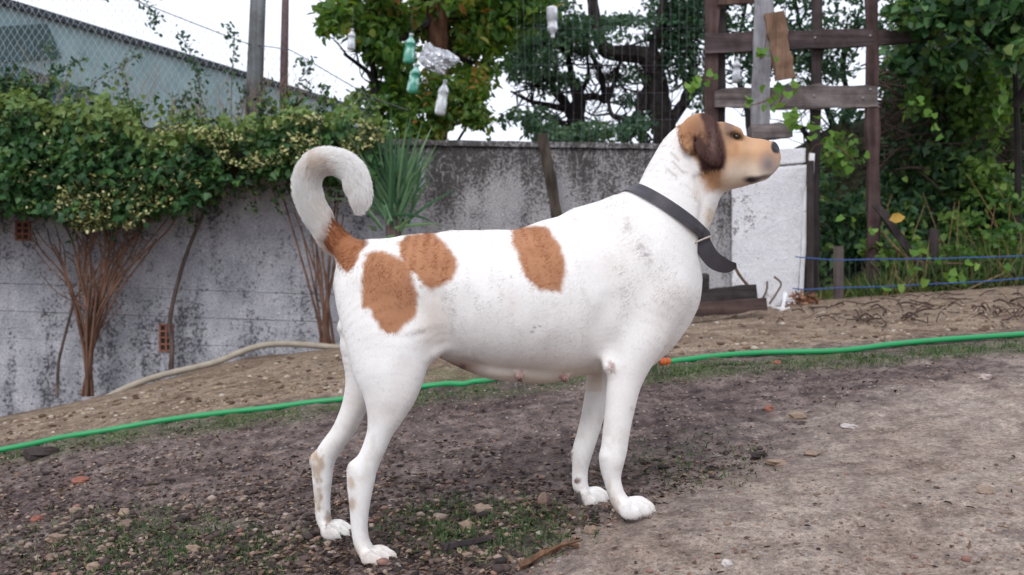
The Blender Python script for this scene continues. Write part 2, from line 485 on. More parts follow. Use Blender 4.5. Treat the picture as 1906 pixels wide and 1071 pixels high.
# ------------------------------------------------------------------ masonry wall
WD = 6.2                                     # distance of the wall face
def wall_mat(name, base, stain, speck, runoff, lichen, zt=None, xr=None, blot=.8, gs=38, fa=.7):
    """lime or render: blotchy wash, black mould specks, run-off streaks from the top, pale lichen lines"""
    m, nt, out = new_mat(name); n = N(nt); p = n.pos()
    big = n.noise(p, 1.9, 4, .6); wash = n.noise(p, 6.5, 5, .65)
    streak = n.noise(n.mapping(p, (1, 1, .12)), 8, 5, .65, .2)
    grain = n.noise(p, gs, 9, .8); fine = n.noise(p, 130, 5, .7)
    c = n.mix(blot, base, n.ramp(wash, [(.28, (.60, .60, .64)), (.5, (.92, .92, .93)), (.72, (1.22, 1.2, 1.18))]), 'MULTIPLY')
    c = n.mix(n.math('MULTIPLY', n.sstep(n.math('ADD', n.math('MULTIPLY', big, .5), n.math('MULTIPLY', streak, .5)), .46, .66), runoff), c, n.mix(.5, stain, (.16, .155, .16)))
    dens = n.math('ADD', n.math('MULTIPLY', n.math('SUBTRACT', big, .5), .42), n.math('MULTIPLY', n.math('SUBTRACT', streak, .5), .30))
    if zt is not None:                      # mould creeping down from the wet top edge
        sx = nt.nodes.new('ShaderNodeSeparateXYZ'); n.link(sx.inputs[0], p)
        up = n.sstep(sx.outputs[2], zt[0], zt[1])
        dens = n.math('ADD', dens, n.math('MULTIPLY', up, .10))
        c = n.mix(n.math('MULTIPLY', n.math('MULTIPLY', up, n.sstep(wash, .34, .66)), .50), c, n.mix(.25, stain, base))
    if xr is not None:                      # splash stain on the sheltered side
        sx = nt.nodes.new('ShaderNodeSeparateXYZ'); n.link(sx.inputs[0], p)
        dens = n.math('ADD', dens, n.math('MULTIPLY', n.math('MULTIPLY', n.sstep(sx.outputs[0], xr[1], xr[0]), n.sstep(wash, .15, .85)), .13))
    lv = n.math('ADD', grain, dens)
    c = n.mix(n.math('MULTIPLY', n.sstep(lv, speck, speck + .04), .85), c, stain)
    if lichen > 0:
        vein = n.noise(n.mapping(p, (1, 1, .45)), 9, 3, .6, .9)
        rid = n.math('ABSOLUTE', n.math('SUBTRACT', vein, .5))
        lm = n.math('MULTIPLY', n.math('SUBTRACT', 1.0, n.sstep(rid, .004, .020)), n.math('MULTIPLY', n.sstep(grain, .40, .52), lichen))
        c = n.mix(lm, c, (.56, .55, .54))
        c = n.mix(n.math('MULTIPLY', n.sstep(n.noise(p, 24, 6, .75), .54, .62), lichen * .8), c, (.48, .47, .47))
    c = n.mix(fa, c, n.ramp(fine, [(.38, .42), (.62, 1.35)]), 'MULTIPLY')
    h = n.math('ADD', grain, n.math('MULTIPLY', fine, .5))
    n.pbsdf(out, c, .95, n.bump(h, .9, .02), .12)
    return m
m_lime = wall_mat('limewashed_block', (.60, .60, .645), (.075, .075, .085), .535, .55, 0, gs=46)
m_dirty = wall_mat('mouldy_render', (.50, .48, .49), (.060, .052, .048), .525, .60, .5, (.95, 1.40), gs=52)
m_wpaint = wall_mat('white_painted_render', (.90, .89, .91), (.14, .115, .11), .635, .08, 0, None, (P(1360, 0, WD)[0], P(1440, 0, WD)[0]), .3, fa=.25)
m_brick = plain_mat('red_clay', (.25, .105, .075), .9, .15, .3, 40, .4)
m_dark = plain_mat('shadow_gap_mortar', (.035, .032, .03), .95, .1, .3, 30, .3)

tilt = math.radians(2.0)
ct, st = math.cos(tilt), math.sin(tilt)
anchor = P(0, 579, WD)                        # a point on the open joint, far left
def WL(u, w, y=0.0):                          # along the wall / up the wall / out of its face
    return np.array([anchor[0] + u * ct + w * st, WD + y, anchor[2] - u * st + w * ct])
bwall = thing('block_wall', 'limewashed concrete block wall with black mould under the ivy on the left', 'wall', WL(1.0, -.75))
backing = MB()
backing.box(WL(.50, -.12, .115), np.array([ct, 0, -st]) * 1.80, (0, .075, 0), np.array([st, 0, ct]) * 1.06)
backing.build('mortar_core', m_dark, bwall)
CH, CLN = .171, .40
vents = [(28, 56, 412, 448, 2, 3), (296, 322, 603, 655, 2, 4)]
blk_mesh = {}
hw = MB(); hw.box((0, 0, 0), (.2 - .0002, 0, 0), (0, .04, 0), (0, 0, CH / 2 - .0005), .0012)
for r in range(-7, 6):
    off = (0.2 if r % 2 else 0.0) + .05
    for k in range(-4, 7):
        u0 = k * CLN + off; w0 = r * CH + (.0022 if r >= 0 else 0) + (.0015 if r >= 1 else 0)
        if u0 + CLN < -1.4 or u0 > 2.35: continue
        cpt = WL(u0 + CLN / 2, w0 + CH / 2, 0.04 + .0025 * rng.random())
        if 'block' not in blk_mesh:
            o = hw.build('concrete_block', m_lime, bwall, origin=(0, 0, 0)); blk_mesh['block'] = o
        else:
            o = blk_mesh['block'].copy(); col.objects.link(o); o.parent = bwall
        o.location = Vector(cpt - WORLD['block_wall'])
        o.rotation_euler = (rng.normal() * .003, tilt + rng.normal() * .002, rng.normal() * .0015)
# plaster smeared over the joints that stay closed
pl = MB()
for (x0, x1, y0, y1) in ((-80, 610, 300, 411), (-80, 340, 415, 577), (345, 470, 415, 536), (0, 90, 596, 800), (480, 650, 418, 470)):
    pass
# hollow clay bricks let into the wall as vents
for (x0, x1, y0, y1, nc, nr) in vents:
    br = MB()
    a = P(x0, y0, WD - .012); b = P(x1, y1, WD - .012); wx, hz = b[0] - a[0], a[2] - b[2]
    t = wx * .13
    for i in range(nc + 1):
        xx = a[0] + t / 2 + (wx - t) * i / nc
        br.box((xx, WD + .03, (a[2] + b[2]) / 2), (t / 2, 0, 0), (0, .045, 0), (0, 0, hz / 2), .0015)
    for i in range(nr + 1):
        zz = b[2] + t / 2 + (hz - t) * i / nr
        br.box(((a[0] + b[0]) / 2, WD + .032, zz), (wx / 2 - .001, 0, 0), (0, .045, 0), (0, 0, t / 2), .0015)
    o = br.build('hollow_brick', m_brick, bwall)
    bk = MB(); bk.box(((a[0] + b[0]) / 2, WD - .001, (a[2] + b[2]) / 2), (wx / 2 - .002, 0, 0), (0, .004, 0), (0, 0, hz / 2 - .002)); bk.build('hollow_shade_plate', m_dark, o)  # near-black plate across the holes, stands in for the shade inside

# rendered wall in the middle, its coping and the white end
cwall = thing('rendered_wall', 'low rendered wall streaked black and white with mould, behind the dog', 'wall', P(980, 610, WD))
def face_grid(poly_px, d, name, mat, parent, depth=.16, nxg=60, nzg=40, amp=.006, s=1):
    (xa, ya), (xb, yb), (xc, yc), (xd, yd) = poly_px      # tl tr br bl
    u = np.linspace(0, 1, nxg); w = np.linspace(0, 1, nzg); U, Wd = np.meshgrid(u, w)
    px = (xa * (1 - U) + xb * U) * (1 - Wd) + (xd * (1 - U) + xc * U) * Wd
    py = (ya * (1 - U) + yb * U) * (1 - Wd) + (yd * (1 - U) + yc * U) * Wd
    v = P(px, py, d).reshape(-1, 3)
    v[:, 1] += amp * (fbm(v[:, 0] * 9, v[:, 2] * 9, s, 3) - .5) * 2
    edge = ((U == 0) | (U == 1) | (Wd == 0) | (Wd == 1)).ravel()
    v[edge] += amp * .6 * (rng.random((edge.sum(), 3)) - .5)
    f = []
    for j in range(nzg - 1):
        for i in range(nxg - 1):
            q = j * nxg + i; f.append((q, q + nxg, q + nxg + 1, q + 1))
    bl = v.copy(); bl[:, 1] = d + depth
    nb = len(v); loop = [i for i in range(nxg)] + [j * nxg + nxg - 1 for j in range(1, nzg)] + [(nzg - 1) * nxg + i for i in range(nxg - 2, -1, -1)] + [j * nxg for j in range(nzg - 2, 0, -1)]
    bi = {q: nb + i for i, q in enumerate(loop)}
    v = np.vstack([v, bl[loop]])
    for i in range(len(loop)):
        a, b = loop[i], loop[(i + 1) % len(loop)]; f.append((a, b, bi[b], bi[a]))
    f.append(tuple(bi[q] for q in loop[::-1]))
    return mesh_obj(name, v, f, mat, parent, True)
face_grid([(672, 268), (1362, 279), (1362, 690), (672, 690)], WD + .01, 'rendered_face', m_dirty, cwall, s=3)
cp = MB()
for (xa, xb) in ((668, 905), (906, 1140), (1141, 1362)):
    a = P(xa, np.interp(xa, [672, 1362], [264, 275]), WD - .004); b = P(xb, np.interp(xb, [672, 1362], [264, 275]), WD - .004)
    cpm = MB(); cpm.plank(a + (0, .09, 0), b + (0, .09, 0), .20, .034, (0, 1, 0), 10, .003); cpm.build('coping_slab', m_dirty, cwall)
wend = thing('white_wall_end', 'white painted end of the garden wall beside the trellis, black speckled', 'wall', P(1430, 570, WD))
face_grid([(1363, 318), (1503, 306), (1482, 600), (1363, 640)], WD - .004, 'painted_face', m_wpaint, wend, s=9, amp=.007)
face_grid([(1363, 278), (1500, 276), (1499, 303), (1363, 315)], WD - .012, 'cap_stone', m_wpaint, wend, nxg=30, nzg=10, s=12, depth=.2)
m_wstrip = plain_mat('white_plastic', (.72, .72, .74), .5, .4, .12, 15, .1)
ws = thing('white_trim_strip', 'white plastic strip leaning along the edge of the white wall end', 'trim strip', P(1490, 545, WD - .05))
b = MB(); b.plank(P(1491, 548, WD - .03), P(1500, 395, WD - .03), .022, .02, (1, 0, 0), 6, .002); b.build('lower_strip', m_wstrip, ws)
b = MB(); b.plank(P(1500.5, 394, WD - .03), P(1512, 286, WD - .03), .034, .022, (1, 0, 0), 6, .003); b.build('upper_strip', m_wstrip, ws)

# ------------------------------------------------------------------ wood materials
w_brown = wood_mat('brown_board', (.045, .027, .022), (.17, .105, .085))
w_grey = wood_mat('weathered_grey', (.17, .165, .18), (.43, .42, .45), 22)
w_dark = wood_mat('dark_rotting_wood', (.022, .018, .02), (.085, .065, .062))
w_red = wood_mat('reddish_wood', (.040, .026, .026), (.135, .085, .078))
w_warm = wood_mat('warm_board', (.13, .075, .05), (.33, .21, .145))
w_beam = wood_mat('weathered_rail', (.085, .07, .068), (.30, .26, .25), 26, along=(.06, 1, 1))
w_beam2 = wood_mat('stained_rail', (.030, .023, .026), (.15, .11, .108), 22, along=(.06, 1, 1))
m_steel = plain_mat('grey_steel', (.30, .30, .31), .5, .5, .3, 40, .1, metal=.6)

# ------------------------------------------------------------------ stake in front of the wall
st_ = MB(); st_.plank(P(1048, 470, 5.95), P(1010, 251, 6.05), .062, .05, (1, 0, 0), 12, .0035); o = st_.build('wooden_stake', wood_mat('mossy_stake', (.035, .028, .022), (.13, .10, .08)), origin=P(1048, 470, 5.95))
tag(o, 'dark wooden stake leaning against the rendered wall above the dog', 'stake')

# ------------------------------------------------------------------ trellis of nailed boards
TD = 6.45
trel = thing('board_trellis', 'rough trellis of nailed grey and brown boards rising behind the white wall end', 'trellis', P(1470, 560, TD))
def brd(name, x0, y0, x1, y1, wpx, mat, d=TD, th=.03, wdir=(1, 0, 0), n=10, rough=.004, taper=None, parent=None, label=None):
    b = MB(); b.plank(P(x0, y0, d), P(x1, y1, d), wpx / F * d, th, wdir, n, rough, taper)
    o = b.build(name, mat, trel if parent is None else parent)
    if label: o['label'] = label
    return o
brd('post', 1322, 330, 1326, -60, 24, w_red, TD)
brd('post', 1340, 330, 1341, -60, 18, w_dark, TD + .05)
brd('post', 1412, 290, 1424, -60, 33, w_grey, TD - .07, label='pale grey weathered post')
brd('post', 1513, 560, 1522, -60, 18, w_dark, TD + .02, .03)
brd('post', 1627, 545, 1620, -60, 21, w_red, TD - .02, .05, rough=.006, label='tall reddish post reaching the ground')
brd('rail', 1312, 81, 1758, 66, 34, w_beam2, TD - .035, .028, (0, 0, 1), 14, .004, ([0, .55, .8, 1], [1.1, 1.0, .8, .35]))
brd('rail', 1330, 184, 1632, 180, 40, w_beam, TD - .035, .030, (0, 0, 1), 14, .006, ([0, .3, .6, 1], [.8, 1, 1.15, .95]), label='pale grey weathered rail')
brd('rail', 1335, 4, 1440, -4, 14, w_brown, TD - .03, .03, (0, 0, 1))
brd('slat', 1440, 24, 1462, 148, 36, w_warm, TD - .10, .022, label='short warm brown board nailed askew')
for (x, y) in ((1517, 70), (1515, 178), (1620, 66), (1606, 182), (1620, 166)):
    nm = MB(); nm.tube([P(x, y, TD - .06), P(x, y, TD - .04)], .008, 8); nm.build('nail_head', m_steel, trel)
brd('wall_block', 1395, 249, 1470, 243, 26, w_beam, TD - .06, .12, (0, 0, 1), 6, .004)

# ------------------------------------------------------------------ fence of blue cords on the right, stakes
FD = 6.05
def stake(name, x, y0, y1, w, mat, label, cat='stake', lean=0, d=FD, group=None):
    b = MB(); b.tube([P(x, y0 + 8, d), P(x + lean * .5, (y0 + y1) / 2, d), P(x + lean, y1, d)], [w / F * d / 2, w / F * d / 2, w / F * d / 2 * .95], 8, wob=.12)
    return tag(b.build(name, mat, origin=P(x, y0, d)), label, cat, group)
stake('stake', 1561, 556, 459, 20, wood_mat('grey_stake', (.05, .042, .04), (.20, .16, .14)), 'short thick stake with a sawn pale top behind the blue cords', d=6.15)
stake('stake', 1737, 545, 427, 20, w_dark, 'dark stake among grass at the right of the reddish post', d=6.3)
stake('stake', 1508, 562, 300, 15, w_dark, 'tall dark rotting stake right beside the white wall end', d=6.12)
b = MB(); b.plank(P(1628, 380, 6.3), P(1752, 545, 6.3), .045, .03, (1, 0, 0), 8, .005); tag(b.build('fallen_branch', w_dark, origin=P(1752, 545, 6.3)), 'dark branch slanting down from the reddish post into the weeds', 'branch')
m_cord = plain_mat('blue_cord', (.04, .09, .26), .6, .3, .3, 60, .2)
for (pts, lab) in (([(1480, 478), (1500, 480), (1560, 484), (1640, 483), (1740, 482), (1830, 479), (1930, 476)], 'upper blue cord strung along the right bank'),
                   ([(1475, 537), (1500, 539), (1560, 536), (1640, 534), (1740, 529), (1830, 524), (1930, 516)], 'lower blue cord strung just above the right bank')):
    b = MB(); q = spline(np.array([P(x, y, FD) for x, y in pts]), 8); q[:, 2] += .004 * (fbm(q[:, 0] * 8, q[:, 1], 4) - .5)
    b.tube(q, .0042, 6); tag(b.build('blue_cord', m_cord, origin=q[0]), lab, 'cord')
m_wire = plain_mat('thin_wire', (.10, .10, .11), .5, .5, .2, 60, 0, metal=.5)
b = MB()
for x in np.arange(1512, 1906, 11.5):
    b.tube([P(x, 545 - (x - 1500) * .03, FD + .02), P(x, 478, FD + .02)], .0009, 3, False)
tag(b.build('wire_netting', m_wire, origin=P(1512, 545, FD + .02)), 'fine wire netting between the two blue cords', 'netting')

# ------------------------------------------------------------------ boards and sticks at the foot of the white wall
m_board = wood_mat('wet_dark_board', (.018, .015, .016), (.085, .07, .068), 20, along=(.06, 1, 1))
m_board2 = wood_mat('wet_brown_board', (.03, .02, .02), (.15, .10, .085), 20, along=(.06, 1, 1))
BD = 5.55
for (x0, y0, x1, y1, w, th, d, m_, lab) in ((1180, 565, 1405, 543, 27, .10, BD, m_board, 'upper dark wet beam stacked in front of the white wall end'),
                                         (1180, 585, 1424, 566, 24, .09, BD - .10, m_board2, 'lower split brown beam under the dark one beside the dog chest')):
    b = MB(); b.plank(P(x0, y0, d), P(x1, y1, d), w / F * d, th, (0, 0, 1), 10, .004); tag(b.build('wooden_beam', m_, origin=P((x0 + x1) / 2, (y0 + y1) / 2 + w / 2, d)), lab, 'beam')
b = MB(); b.box(P(1300, 527, BD + .12), (.055, 0, 0), (0, .06, 0), (0, 0, .055), .012, .01); tag(b.build('wood_block', m_board, origin=P(1300, 545, BD + .12)), 'dark wood block lying on the beams against the dog chest', 'block')
m_twig = plain_mat('dry_twig', (.13, .085, .06), .9, .15, .4, 60, .3)
for (pts, r, lab) in (([(1366, 494, 5.6), (1378, 515, 5.6), (1394, 534, 5.6)], .009, 'dark stick leaning on the beams below the loose collar end'),
                      ([(1420, 556, 5.6), (1427, 540, 5.6), (1428, 524, 5.62)], .006, 'thin upright stick beside the beams'),
                      ([(1432, 566, 5.6), (1446, 545, 5.6), (1454, 528, 5.62), (1441, 515, 5.62)], .006, 'bent stick standing before the white wall')):
    b = MB(); b.tube(spline([P(*q) for q in pts], 4), r, 5, wob=.3); tag(b.build('stick', m_twig, origin=P(*pts[0])), lab, 'stick')
wd = thing('white_debris', 'small scraps of white plastic at the foot of the white wall', 'debris', P(1462, 578, 5.7))
b = MB(); b.plank(P(1436, 571, 5.65), P(1476, 580, 5.6), .012, .006, (0, 0, 1), 4, .002)
b.plank(P(1456, 578, 5.65), P(1462, 545, 5.68), .02, .006, (1, 0, 0), 4, .002); b.plank(P(1445, 584, 5.6), P(1470, 573, 5.62), .010, .005, (0, 0, 1), 4, .002); b.build('plastic_scrap', m_wstrip, wd)
m_rust = plain_mat('rusty_leaf_pile', (.22, .075, .035), .9, .1, .5, 50, .4)
pt = P(rng.uniform(1475, 1520, 90), rng.uniform(548, 568, 90), rng.uniform(5.75, 5.95, 90))
o = leaves('dead_leaves', pt, rdir(90, (0, 0, .1)), rdir(90, (0, -.6, .8)), .035, .022, leaf_mat('dead_leaf', [(0, (.07, .03, .02)), (.6, (.20, .075, .035)), (1, (.32, .15, .08))], .1), None, 'oval')
o['label'] = 'rusty dead leaves drifted at the foot of the wall end'; o['category'] = 'leaf litter'

# ------------------------------------------------------------------ neighbour's long shed behind the fence
m_shed, nt, out = new_mat('shed_cladding'); n = N(nt); p = n.pos()
rib = n.nt.nodes.new('ShaderNodeTexWave'); rib.inputs['Scale'].default_value = 3.2; n.link(rib.inputs[0], n.mapping(p, (0, 1, 0)))
c = n.ramp(n.noise(p, 3, 4, .6), [(.3, (.19, .285, .30)), (.7, (.30, .40, .415))])
n.pbsdf(out, c, .7, n.bump(rib.outputs[0], .3, .02), .2)
m_shade = plain_mat('dark_green_sheet', (.055, .095, .10), .8, .2, .25, 6, .2)
m_coping = plain_mat('dark_fascia', (.035, .045, .055), .7, .2, .3, 10, .2)
shed = thing('long_shed', 'grey green shed wall with dark roof edge beyond the wire fence', 'shed', (-4.2, 14, -.3))
A0 = P(-130, -30, 10.2); A1 = P(720, 224, 17.6)
b = MB()
za, zb = A0[2], A1[2]
vv = [A0, A1, (A1[0], A1[1], -.6), (A0[0], A0[1], -.6)]
back = np.array([-3.0, 1.2, 0.0])
vv += [np.array(q, float) + back for q in vv]
b.add(vv, [(0, 3, 2, 1), (4, 5, 6, 7), (0, 1, 5, 4), (1, 2, 6, 5), (0, 4, 7, 3)]); b.build('cladding_wall', m_shed, shed)
dirw = norm(A1 - A0)
b = MB(); b.plank(A0 + (.03, -.03, .03), A1 + (.03, -.03, .03), .075, .08, (0, 0, 1), 6, .003); b.build('roof_fascia', m_coping, shed)
def shed_pt(px, py, off=.06):
    # sight line against the shed wall plane
    nrm_ = norm(np.cross(A1 - A0, (0, 0, 1.0))); dvec = P(px, py, 1.0) - P(CX, CY, 0.0)
    o_ = np.array([0, 0, H]); t = np.dot(A0 - o_, nrm_) / np.dot(dvec, nrm_)
    return o_ + dvec * t * (1 - off / 12)
def panel(name, px4, th=.08):
    f4 = np.array([shed_pt(*q) for q in px4]); bk = f4 + norm(back) * th * 1.0
    b = MB(); b.add(np.vstack([f4, bk]), [(0, 1, 2, 3), (7, 6, 5, 4), (0, 4, 5, 1), (1, 5, 6, 2), (2, 6, 7, 3), (3, 7, 4, 0)]); return b.build(name, m_shade, shed)
panel('awning_sheet', [(-60, 54), (88, 44), (116, 108), (-60, 120)])
panel('lower_sheet', [(-60, 112), (0, 121), (185, 172), (200, 240), (-60, 260)], .08) if False else panel('lower_sheet', [(-60, 116), (40, 124), (192, 178), (-60, 260)])

# ------------------------------------------------------------------ chain-link fence with its posts
FN = 6.75
fen = thing('chain_link_fence', 'rusty chain link fence on two posts standing above the ivy', 'fence', P(480, 300, FN))
m_post = wood_mat('grey_fence_post', (.075, .08, .085), (.21, .22, .225), 16)
b = MB(); b.tube([P(470, 330, FN), P(474, 160, FN), P(482, -40, FN)], [.062, .060, .052], 10, wob=.06); b.build('post', m_post, fen, True)['label'] = 'thick grey fence post'
b = MB(); b.tube([P(527, 330, FN), P(529, 120, FN), P(532, -40, FN)], [.030, .028, .024], 8, wob=.06); b.build('post', plain_mat('rusty_post', (.10, .065, .065), .8, .3, .4, 30, .3), fen, True)['label'] = 'thin rusty fence post'
topw = np.array([(-100, -120), (100, -60), (250, 0), (440, 74), (478, 84), (520, 90), (545, 96), (620, 140), (692, 180), (760, 206)], float)
b = MB(); b.tube(spline([P(x, y, FN - .05) for x, y in topw[1:]], 5), .0035, 5); b.build('tension_wire', m_wire, fen)
cell = .048; b = MB()
xs_ = np.arange(P(-40, 0, FN)[0], P(690, 0, FN)[0], cell)
for i, x in enumerate(xs_):
    pxx = CX + x / FN * F
    ztop = P(pxx, np.interp(pxx, topw[:, 0], topw[:, 1]), FN)[2]; zb_ = P(0, 300, FN)[2]
    zz = np.arange(zb_, ztop, cell / 1.3)
    zz = zz[zz < P(0, -30, FN)[2]]
    if len(zz) < 2: continue
    jj = np.arange(len(zz))
    path = np.stack([x + (jj % 2) * cell * .5 * (1 if i % 2 else 1) + .004 * rng.normal(size=len(zz)) + .03 * np.sin(zz * 2 + x), np.full(len(zz), FN) + .003 * (jj % 2), zz], 1)
    b.tube(path, .0014, 3, False)
    path2 = path.copy(); path2[:, 0] = x + cell - (jj % 2) * cell * .5 + .03 * np.sin(zz * 2 + x) + .003; b.tube(path2, .0014, 3, False)
stuff(b.build('wire_mesh', plain_mat('zinc_wire', (.50, .53, .54), .5, .5, .2, 60, 0, metal=.4), fen))

# fine netting hung behind the rendered wall in front of the dark trees
b = MB()
for i, x in enumerate(np.arange(962, 1316, 15.0)):
    b.tube([P(x, 272, 6.55), P(x + 1, 130, 6.56), P(x + rng.normal() * 2, -20, 6.55)], .0006, 3, False)
for y in (-5, 52, 121, 172, 222):
    b.tube([P(955, y, 6.553), P(1130, y + 2, 6.553), P(1320, y, 6.553)], .0006, 3, False)
m_net = plain_mat('pale_net_wire', (.20, .20, .23), .6, .4, .2, 60, 0)
tag(b.build('wire_netting', m_net, origin=P(1130, 272, 6.55)), 'fine pale wire netting rising behind the rendered wall before the dark trees', 'netting')
# ------------------------------------------------------------------ vegetation helpers
def in_poly_pts(poly, n):
    p = np.array(poly, float); lo, hi = p.min(0), p.max(0); out = np.zeros((0, 2))
    while len(out) < n:
        q = rng.random((n * 2, 2)) * (hi - lo) + lo
        out = np.vstack([out, q[inpoly(q[:, 0], q[:, 1], poly)]])
    return out[:n]
L_ivy = leaf_mat('ivy_leaf', [(0, (.012, .036, .016)), (.45, (.030, .090, .032)), (.75, (.075, .18, .05)), (1, (.18, .26, .065))], .3, .45, .3)
L_yel = leaf_mat('bright_ivy_leaf', [(0, (.05, .10, .02)), (.6, (.12, .20, .04)), (1, (.22, .27, .07))], .35)
L_var = leaf_mat('variegated_leaf', [(0, (.02, .045, .014)), (.5, (.06, .10, .025)), (.58, (.40, .40, .13)), (1, (.74, .71, .36))], .25)
L_orange = leaf_mat('persimmon_leaf', [(0, (.035, .10, .022)), (.5, (.095, .205, .036)), (.84, (.21, .31, .05)), (.94, (.32, .27, .05)), (1, (.38, .19, .05))], .55)
L_deep = leaf_mat('deep_green_leaf', [(0, (.022, .060, .036)), (.6, (.06, .14, .08)), (1, (.14, .23, .13))], .5)
L_hedge = leaf_mat('hedge_leaf', [(0, (.020, .055, .032)), (.45, (.050, .125, .062)), (.8, (.11, .22, .08)), (1, (.22, .33, .09))], .35)
L_brightv = leaf_mat('young_vine_leaf', [(0, (.08, .20, .03)), (.6, (.16, .33, .045)), (1, (.26, .42, .09))], .45)
L_grass = leaf_mat('tall_grass_blade', [(0, (.035, .085, .022)), (.45, (.10, .18, .04)), (.75, (.20, .23, .07)), (1, (.42, .31, .16))], .35)
L_yucca = leaf_mat('yucca_leaf', [(0, (.04, .11, .055)), (.6, (.09, .21, .10)), (1, (.19, .30, .15))], .2, .42)
m_bark = wood_mat('dark_bark', (.012, .010, .010), (.055, .045, .042), 14)
m_barkr = wood_mat('red_bark', (.06, .03, .02), (.24, .12, .075), 14)
m_stem = wood_mat('reddish_stem', (.075, .040, .028), (.29, .16, .11), 30)
m_stemg = wood_mat('grey_vine_stem', (.06, .045, .04), (.22, .165, .14), 30)

def clumped(poly, n, d0, d1, sc=40, thr=.42, seed=1):
    """points in a polygon of the photograph, thinned so that clumps and gaps form"""
    q = in_poly_pts(poly, int(n * 1.8)); k = fbm(q[:, 0] / sc, q[:, 1] / sc, seed, 3)
    q = q[k > thr][:n]
    return q, P(q[:, 0], q[:, 1], rng.uniform(d0, d1, len(q)))

# ------------------------------------------------------------------ ivy over the left wall
ivy = thing('ivy_hedge', 'thick dark green ivy spilling over the top of the block wall', 'ivy', P(250, 400, 6.1))
top = [(-330, 165), (-200, 150), (-60, 160), (0, 178), (48, 168), (78, 178), (110, 196), (135, 178), (160, 190), (185, 205), (215, 175), (250, 188), (262, 215), (300, 222), (340, 228), (400, 238), (450, 242), (470, 228), (520, 214), (560, 208), (600, 214), (640, 212), (690, 222), (716, 240)]
bot = [(712, 330), (690, 352), (640, 338), (600, 336), (560, 338), (520, 336), (480, 340), (440, 352), (400, 356), (380, 370), (330, 380), (290, 392), (250, 390), (200, 398), (150, 396), (100, 400), (60, 404), (20, 398), (-60, 408), (-200, 400), (-330, 410)]
ivp = top + bot
bulk = MB()
for ring in (0,):
    tp = np.array(top, float); x = np.linspace(-330, 716, 60)
    yt = np.interp(x, tp[:, 0], tp[:, 1]) + 20; bb = np.array(bot[::-1], float); yb = np.interp(x, bb[:, 0], bb[:, 1]) - 16
    V = []; ns = 10
    for i in range(60):
        mid = (yt[i] + yb[i]) / 2; hh = (yb[i] - yt[i]) / 2
        for k in range(ns):
            a = 2 * np.pi * k / ns; rr = 1 + .35 * (fbm(np.array([x[i] * .03]), np.array([k * .9]), 5)[0] - .5)
            V.append(P(x[i], mid - hh * rr * np.sin(a), 6.24 - .20 * rr * np.cos(a)))
    Fc = [(i * ns + k, i * ns + (k + 1) % ns, (i + 1) * ns + (k + 1) % ns, (i + 1) * ns + k) for i in range(59) for k in range(ns)]
    bulk.add(V, Fc)
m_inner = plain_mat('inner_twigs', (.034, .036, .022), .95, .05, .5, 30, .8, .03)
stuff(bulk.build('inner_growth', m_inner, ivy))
q, c = clumped(ivp, 12000, 5.78, 6.14, 55, .28, 3)
nn = len(c)
c[:, 1] -= .16 * fbm(q[:, 0] / 50, q[:, 1] / 40, 17, 2)
c[:, 2] += (.22 * (fbm(q[:, 0] / 38, q[:, 1] * 0, 27, 3) - .5) + .10 * (fbm(q[:, 0] / 11, q[:, 1] * 0, 29, 2) - .5)) * np.clip((q[:, 0] - 80) / 80, .1, 1)
tint = np.clip(.32 + .9 * fbm(q[:, 0] / 45, q[:, 1] / 45, 23, 3) * rng.random(nn) ** .6 + np.clip((np.interp(q[:, 0], tp[:, 0], tp[:, 1]) + 45 - q[:, 1]) / 60, 0, .5), 0, 1)
leaves('ivy_leaves', c, rdir(nn, (0, -.35, -.55), .6), rdir(nn, (0, -1.1, .75), .55), rng.uniform(.022, .066, nn), rng.uniform(.02, .056, nn), L_ivy, ivy, 'ivy', tint)
# loose strands hanging below and reaching up
b = MB(); sc_, = [[]]
for _ in range(95):
    x = rng.uniform(-40, 700); up_ = rng.random() < .45 or x < 90
    y = (np.interp(x, tp[:, 0], tp[:, 1]) + 18) if up_ else np.interp(x, bb[:, 0], bb[:, 1]) - 25
    L_ = rng.uniform(25, 75) * (-1 if up_ else 1); dxx = rng.normal() * 16
    p3 = spline([P(x, y, 5.95), P(x + dxx * .5 + rng.normal() * 5, y + L_ * .5, 5.9), P(x + dxx, y + L_, 5.93)], 6)
    b.tube(p3, .0022, 4, False); sc_.append(p3)
stuff(b.build('strand_stems', m_stem, ivy))
sc_ = np.repeat(np.vstack(sc_), 2, 0); sc_ = sc_ + rng.normal(size=sc_.shape) * .014; nk = len(sc_)
leaves('strand_leaves', sc_, rdir(nk, (0, -.3, -.4), .7), rdir(nk, (0, -1, .6), .6), rng.uniform(.018, .045, nk), rng.uniform(.014, .034, nk), L_ivy, ivy, 'ivy', np.clip(.55 + .35 * rng.normal(size=nk), 0, 1))
# fresh shoots along the top
q = np.column_stack([rng.uniform(-320, 715, 2700), np.zeros(2700)]); q[:, 1] = np.interp(q[:, 0], tp[:, 0], tp[:, 1]) + rng.normal(20, 26, 2700)
c = P(q[:, 0], q[:, 1], rng.uniform(5.72, 6.2, 2700)); c = c[fbm(q[:, 0] / 40, q[:, 1] / 30, 47, 2) > .45]
nk = len(c); leaves('young_leaves', c, rdir(nk, (0, -.2, .1), .7), rdir(nk, (0, -.8, .7), .6), rng.uniform(.02, .05, nk), rng.uniform(.014, .036, nk), L_yel, ivy, 'oval')

